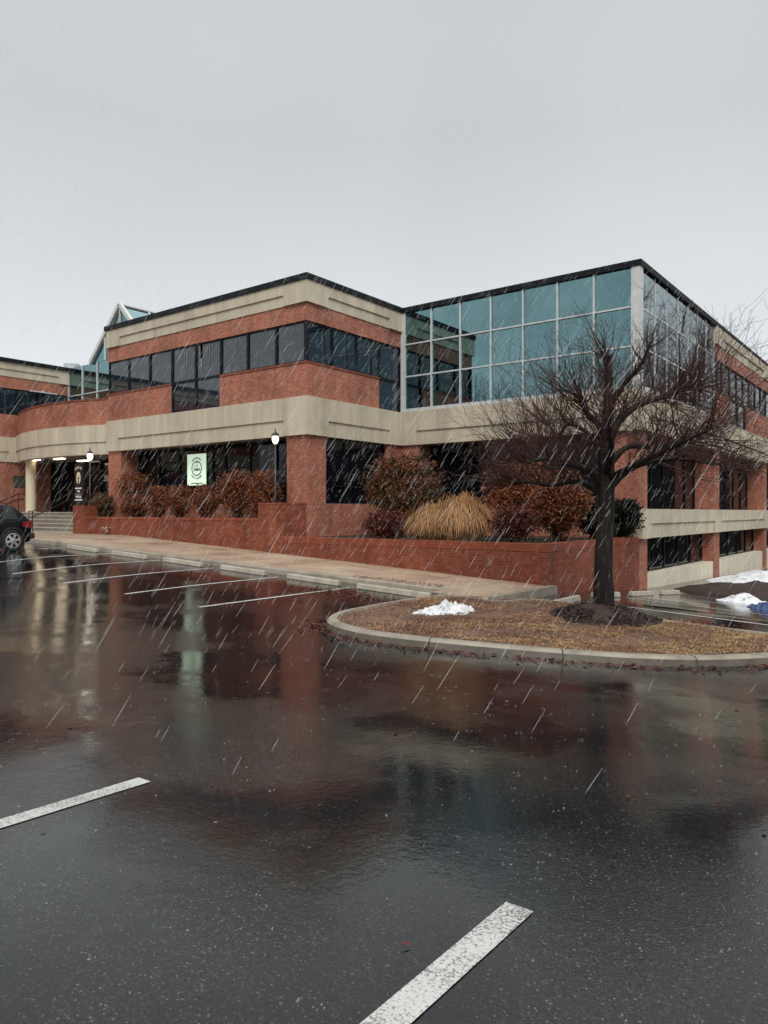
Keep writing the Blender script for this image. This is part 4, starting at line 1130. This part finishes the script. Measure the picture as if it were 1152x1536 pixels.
# ------------------------------------------------------------------ the black car backed up to the walk
def car():
    cx, yr = -24.42, 12.1; gz = G(-24.0, 10.5); sl = (G(-23.5, 10)-G(-25.3, 10))/1.8*0
    t = thing('parked_car', (cx, yr-2.3, gz), 'black estate car at the left edge showing its red tail lamp and silver spoked wheel', 'car')
    paint = N('black_car_paint'); paint.set(Coat_Weight=.12, Coat_Roughness=.05, IOR=1.18); paint = paint.out((.004, .0045, .006), .3)
    gl = m_glass('car_glass', (.01, .012, .014), 1.55); tyre = m_simple('tyre_rubber', (.012, .012, .012), .75); rim = m_simple('alloy_rim', (.55, .56, .57), .28, .85)
    red = N('tail_lamp'); red.set(Coat_Weight=1.); red = red.out((.22, .008, .012), .2)
    trim = m_simple('black_trim', (.012, .012, .013), .6)
    # station: distance from the tail, half width, bottom, belt height
    st_ = [(0.0, .60, .42, .78), (.05, .78, .34, .93), (.18, .87, .30, 1.0), (.55, .915, .27, 1.02), (1.2, .925, .25, 1.01), (2.2, .925, .25, .99), (3.0, .92, .25, .97), (3.5, .905, .26, .95), (4.1, .86, .28, .88), (4.45, .78, .30, .78), (4.62, .58, .36, .64)]
    def sect(s):
        q, w, b, h = s; y = yr-q
        return [(-w*.9, b), (-w, b+.13), (-w*1.0, (b+h)/2), (-w*.975, h-.08), (-w*.9, h), (0, h+.02), (w*.9, h), (w*.975, h-.08), (w*1.0, (b+h)/2), (w, b+.13), (w*.9, b)], y
    mb = MB(); pv = None
    def loft(mb, secs):
        base = len(mb.v); n = len(secs[0][0])
        for pts, y in secs:
            for px_, z in pts: mb.v.append((cx+px_, y, gz+z))
        for i in range(len(secs)-1):
            for k in range(n-1):
                a = base+i*n+k; mb.f.append((a, a+1, a+1+n, a+n)); mb.uv.append([(0, 0)]*4); mb.var.append(.5); mb.m.append(0)
        for e, rv in ((base, 0), (base+(len(secs)-1)*n, 1)):
            f = list(range(e, e+n)); mb.f.append(tuple(f[::-1] if rv == 0 else f)); mb.uv.append([(0, 0)]*n); mb.var.append(.5); mb.m.append(0)
    loft(mb, [sect(s) for s in st_])
    body = mb.build('body', paint, t, smooth=True)
    es = body.modifiers.new('split', 'EDGE_SPLIT'); es.split_angle = R(38)
    # cabin: tail slopes forward into the roof
    cab = MB(); cs = [(.16, .80, .99, 1.03), (.42, .78, 1.0, 1.36), (.62, .74, 1.0, 1.49), (1.3, .73, 1.0, 1.54), (2.1, .73, 1.0, 1.53), (2.6, .74, .99, 1.46), (3.25, .80, .97, 1.02)]
    secs = []
    for q, w, b, h in cs:
        wb = .87; f = min(1, (h-b)/.5); wt = wb-(wb-.62)*f
        secs.append(([(-wb, b-.05), (-wt-.02, h-.06*f-.005), (-wt+.08, h), (0, h+.015), (wt-.08, h), (wt+.02, h-.06*f-.005), (wb, b-.05)], yr-q))
    loft(cab, secs); c_ = cab.build('cabin', paint, t, smooth=True); es = c_.modifiers.new('split', 'EDGE_SPLIT'); es.split_angle = R(38)
    # side glass on each flank, three lights
    def flank(q, h, sgn, off=.012):
        f = min(1, (h-.95)/.55); w = .865-(.865-.645)*f
        return (cx+sgn*(w+off), yr-q, gz+h)
    for sgn in (1, -1):
        for (q0, q1, t0, t1) in ((.48, .98, .16, .08), (1.05, 1.95, .0, .0), (2.03, 2.95, .0, .42)):
            g = MB(); hi = 1.44
            p = [flank(q0+.0, 1.04, sgn), flank(q1, 1.04, sgn), flank(q1-t1, hi, sgn), flank(q0+t0, hi, sgn)]
            g.face(p if sgn < 0 else p[::-1]); g.build('side_window', gl, t)
        m = MB(); m.box(cx+sgn*.9, cx+sgn*1.02, yr-2.95, yr-2.84, gz+1.0, gz+1.13); m.build('mirror', paint, t, bevel=.03)
        for q in (1.1, 2.08):
            hd = MB(); hd.tube([(cx+sgn*.935, yr-q, gz+.86), (cx+sgn*.95, yr-q-.1, gz+.865), (cx+sgn*.935, yr-q-.2, gz+.86)], .014, 6); hd.build('door_handle', paint, t)
        # wrapped tail lamp
        tl = MB()
        P0 = [(.60, .0), (.80, .055), (.885, .17), (.915, .42)]
        for (w0, q0), (w1, q1) in zip(P0, P0[1:]):
            h0, h1 = .74+.06*(q0/.42), .74+.06*(q1/.42); g0, g1 = 1.0-.05*(q0/.42), 1.0-.05*(q1/.42)
            p = [(cx+sgn*(w0+.012), yr-q0+.014, gz+h0), (cx+sgn*(w1+.012), yr-q1+.014, gz+h1), (cx+sgn*(w1+.005), yr-q1+.014, gz+g1), (cx+sgn*(w0+.005), yr-q0+.014, gz+g0)]
            tl.face(p if sgn > 0 else p[::-1])
        tl.build('tail_lamp', red, t)
        hl = MB(); p = [(cx+sgn*.55, yr-4.60, gz+.62), (cx+sgn*.80, yr-4.42, gz+.64), (cx+sgn*.80, yr-4.38, gz+.78), (cx+sgn*.56, yr-4.55, gz+.72)]
        hl.face(p if sgn < 0 else p[::-1]); hl.build('headlight', M['chrome'], t)
    rg = MB(); rg.face([(cx-.62, yr-.20, gz+1.06), (cx+.62, yr-.20, gz+1.06), (cx+.55, yr-.44, gz+1.40), (cx-.55, yr-.44, gz+1.40)]); rg.build('rear_window', gl, t)
    bp = MB(); bp.box(cx-.82, cx+.82, yr-.12, yr+.07, gz+.40, gz+.60); bp.build('rear_bumper', trim, t, bevel=.05)
    for sgn in (1, -1):
        rl = MB(); rl.tube([(cx+sgn*.62, yr-.75, gz+1.53), (cx+sgn*.63, yr-1.0, gz+1.585), (cx+sgn*.63, yr-2.0, gz+1.58), (cx+sgn*.63, yr-2.3, gz+1.53)], .016, 6); rl.build('roof_rail', trim, t)
    for q in (.72, 3.45):
        for sgn in (1, -1):
            wx = cx+sgn*.84; wy = yr-q; wz = G(wx, wy)+.335
            ar = MB(); ar.lathe((wx-sgn*.02, wy, wz+.02), [(.40, 0), (.40, sgn*.115), (.36, sgn*.125), (.36, 0)], 32, 'x'); ar.build('wheel_arch', trim, t)
            wl = MB(); wl.lathe((wx-sgn*.12, wy, wz), [(.20, 0), (.31, .0), (.338, sgn*.04), (.338, sgn*.20), (.31, sgn*.243), (.235, sgn*.245), (.22, sgn*.21), (.2, sgn*.2)], 36, 'x'); w_ = wl.build('wheel', tyre, t, smooth=False)
            rm = MB(); rm.lathe((wx-sgn*.12, wy, wz), [(.235, sgn*.2), (.236, sgn*.25), (.205, sgn*.252), (.20, sgn*.2)], 36, 'x'); rm.lathe((wx-sgn*.12, wy, wz), [(.05, sgn*.2), (.06, sgn*.25), (.03, sgn*.26)], 16, 'x')
            for k in range(6):
                a = 2*math.pi*k/6+.2; c, s = math.cos(a), math.sin(a); xx = wx+sgn*.125
                def q_(r, o, dx=0): return (xx+sgn*dx, wy+r*c-o*s, wz+r*s+o*c)
                rm.face([q_(.03, -.034, .006), q_(.03, .034, .006), q_(.215, .044, -.004), q_(.215, -.044, -.004)])
            rm.build('rim', rim, w_)
    return t
car()

# ------------------------------------------------------------------ fallen leaves and driven sleet
mb = MB(); rr = random.Random(15)
def leaf(x, y, z, s):
    a = rr.uniform(0, 6.28); u = Vector((math.cos(a), math.sin(a), rr.gauss(0, .12)))*s; w = Vector((-math.sin(a), math.cos(a), rr.gauss(0, .25)))*s*rr.uniform(.35, .6)
    p = Vector((x, y, z+.01+abs(u.z)+abs(w.z)*.5)); mb.face([p-u, p-u*.2+w, p+u, p-u*.1-w], [(0, 0)]*4, min(1, max(0, rr.gauss(.5, .2))))
for i in range(1500):      # drift by the kerb corner
    x, y = (rr.gauss(-11.0, .7), rr.gauss(12.9, .35)) if rr.random() < .6 else (rr.uniform(-11.3, -9.2), rr.uniform(13.9, 14.5))
    if not inside(isl, x, y): leaf(x, y, G(x, y), rr.uniform(.018, .04))
for i in range(260): x = rr.uniform(-12.2, -9.6); y = kerb_y(x)+rr.uniform(.1, .5); leaf(x, y, G(x, y)+.145, rr.uniform(.018, .04))
for i in range(1100):      # along the island gutter
    k = rr.randint(24, 92); p = inset(isl, -sg*abs(rr.gauss(0.03, .16)))[k]
    leaf(p[0]+rr.gauss(0, .1), p[1]+rr.gauss(0, .1), G(*p), rr.uniform(.02, .055))
for i in range(1300):       # on the turf
    x, y = (rr.uniform(-8.9, -1.6), rr.uniform(9.0, 14.9)) if rr.random() < .6 else (rr.uniform(-8.9, -6.4), rr.uniform(9.0, 12.0))
    if inside(inn, x, y): leaf(x, y, island_z(x, y)+.01, rr.uniform(.015, .035))
for i in range(420):       # behind the island
    x, y = rr.gauss(-4.0, .8), 15.0+abs(rr.gauss(0, .4)); leaf(x, y, G(x, y), rr.uniform(.02, .04))
for i in range(45):        # strays over the lot
    x, y = rr.uniform(-9, 2), rr.uniform(1.6, 9); leaf(x, y, G(x, y), rr.uniform(.012, .03))
tag(mb.build('leaf_litter', M['litter']), 'wet red brown fallen leaves along the kerbs and scattered on the lot', 'fallen leaves', kind='stuff')

mb = MB(); rr = random.Random(61)
for i in range(900):
    x, y = rr.uniform(-9, 2.5), rr.uniform(1.2, 8.6); z = G(x, y)+.003
    for _ in range(rr.randint(1, 3)):
        a = rr.uniform(0, 6.28); u = Vector((math.cos(a), math.sin(a), 0))*rr.uniform(.003, .008); w = Vector((-u.y, u.x, 0))*rr.uniform(.3, .6)
        p = Vector((x+rr.gauss(0, .012), y+rr.gauss(0, .012), z)); h = Vector((0, 0, rr.uniform(.003, .009)))
        mb.face([p-u, p+w, p+h]); mb.face([p+w, p+u, p+h]); mb.face([p+u, p-w, p+h]); mb.face([p-w, p-u, p+h])
tag(mb.build('slush', M['sleet']), 'tiny melting ice grains lying on the near wet asphalt', 'slush', kind='stuff')
mb = MB(); rr = random.Random(99); wind = Vector((-.42, -.30, -.86))
for i in range(19000):
    x, y = rr.uniform(-24, 3), rr.uniform(1.0, 22); z = rr.uniform(-1.7, 9)
    if dep(x, y) < 4.0: continue
    if y > 16.5 and (x < XA1 or y > 23): continue
    dv = (wind+Vector((rr.gauss(0, .05), rr.gauss(0, .05), rr.gauss(0, .04)))).normalized(); ln = rr.uniform(.03, .125); p = Vector((x, y, z))
    if z-.1 < G(x, y): continue
    mb.tube([p-dv*ln, p-dv*ln*.3, p+dv*ln*.6, p+dv*ln], [.0008, .0026, .0026, .0008], 4, False)
tag(mb.build('sleet', M['sleet']), 'slanting white sleet and wet snow falling across the whole lot', 'sleet', kind='stuff')
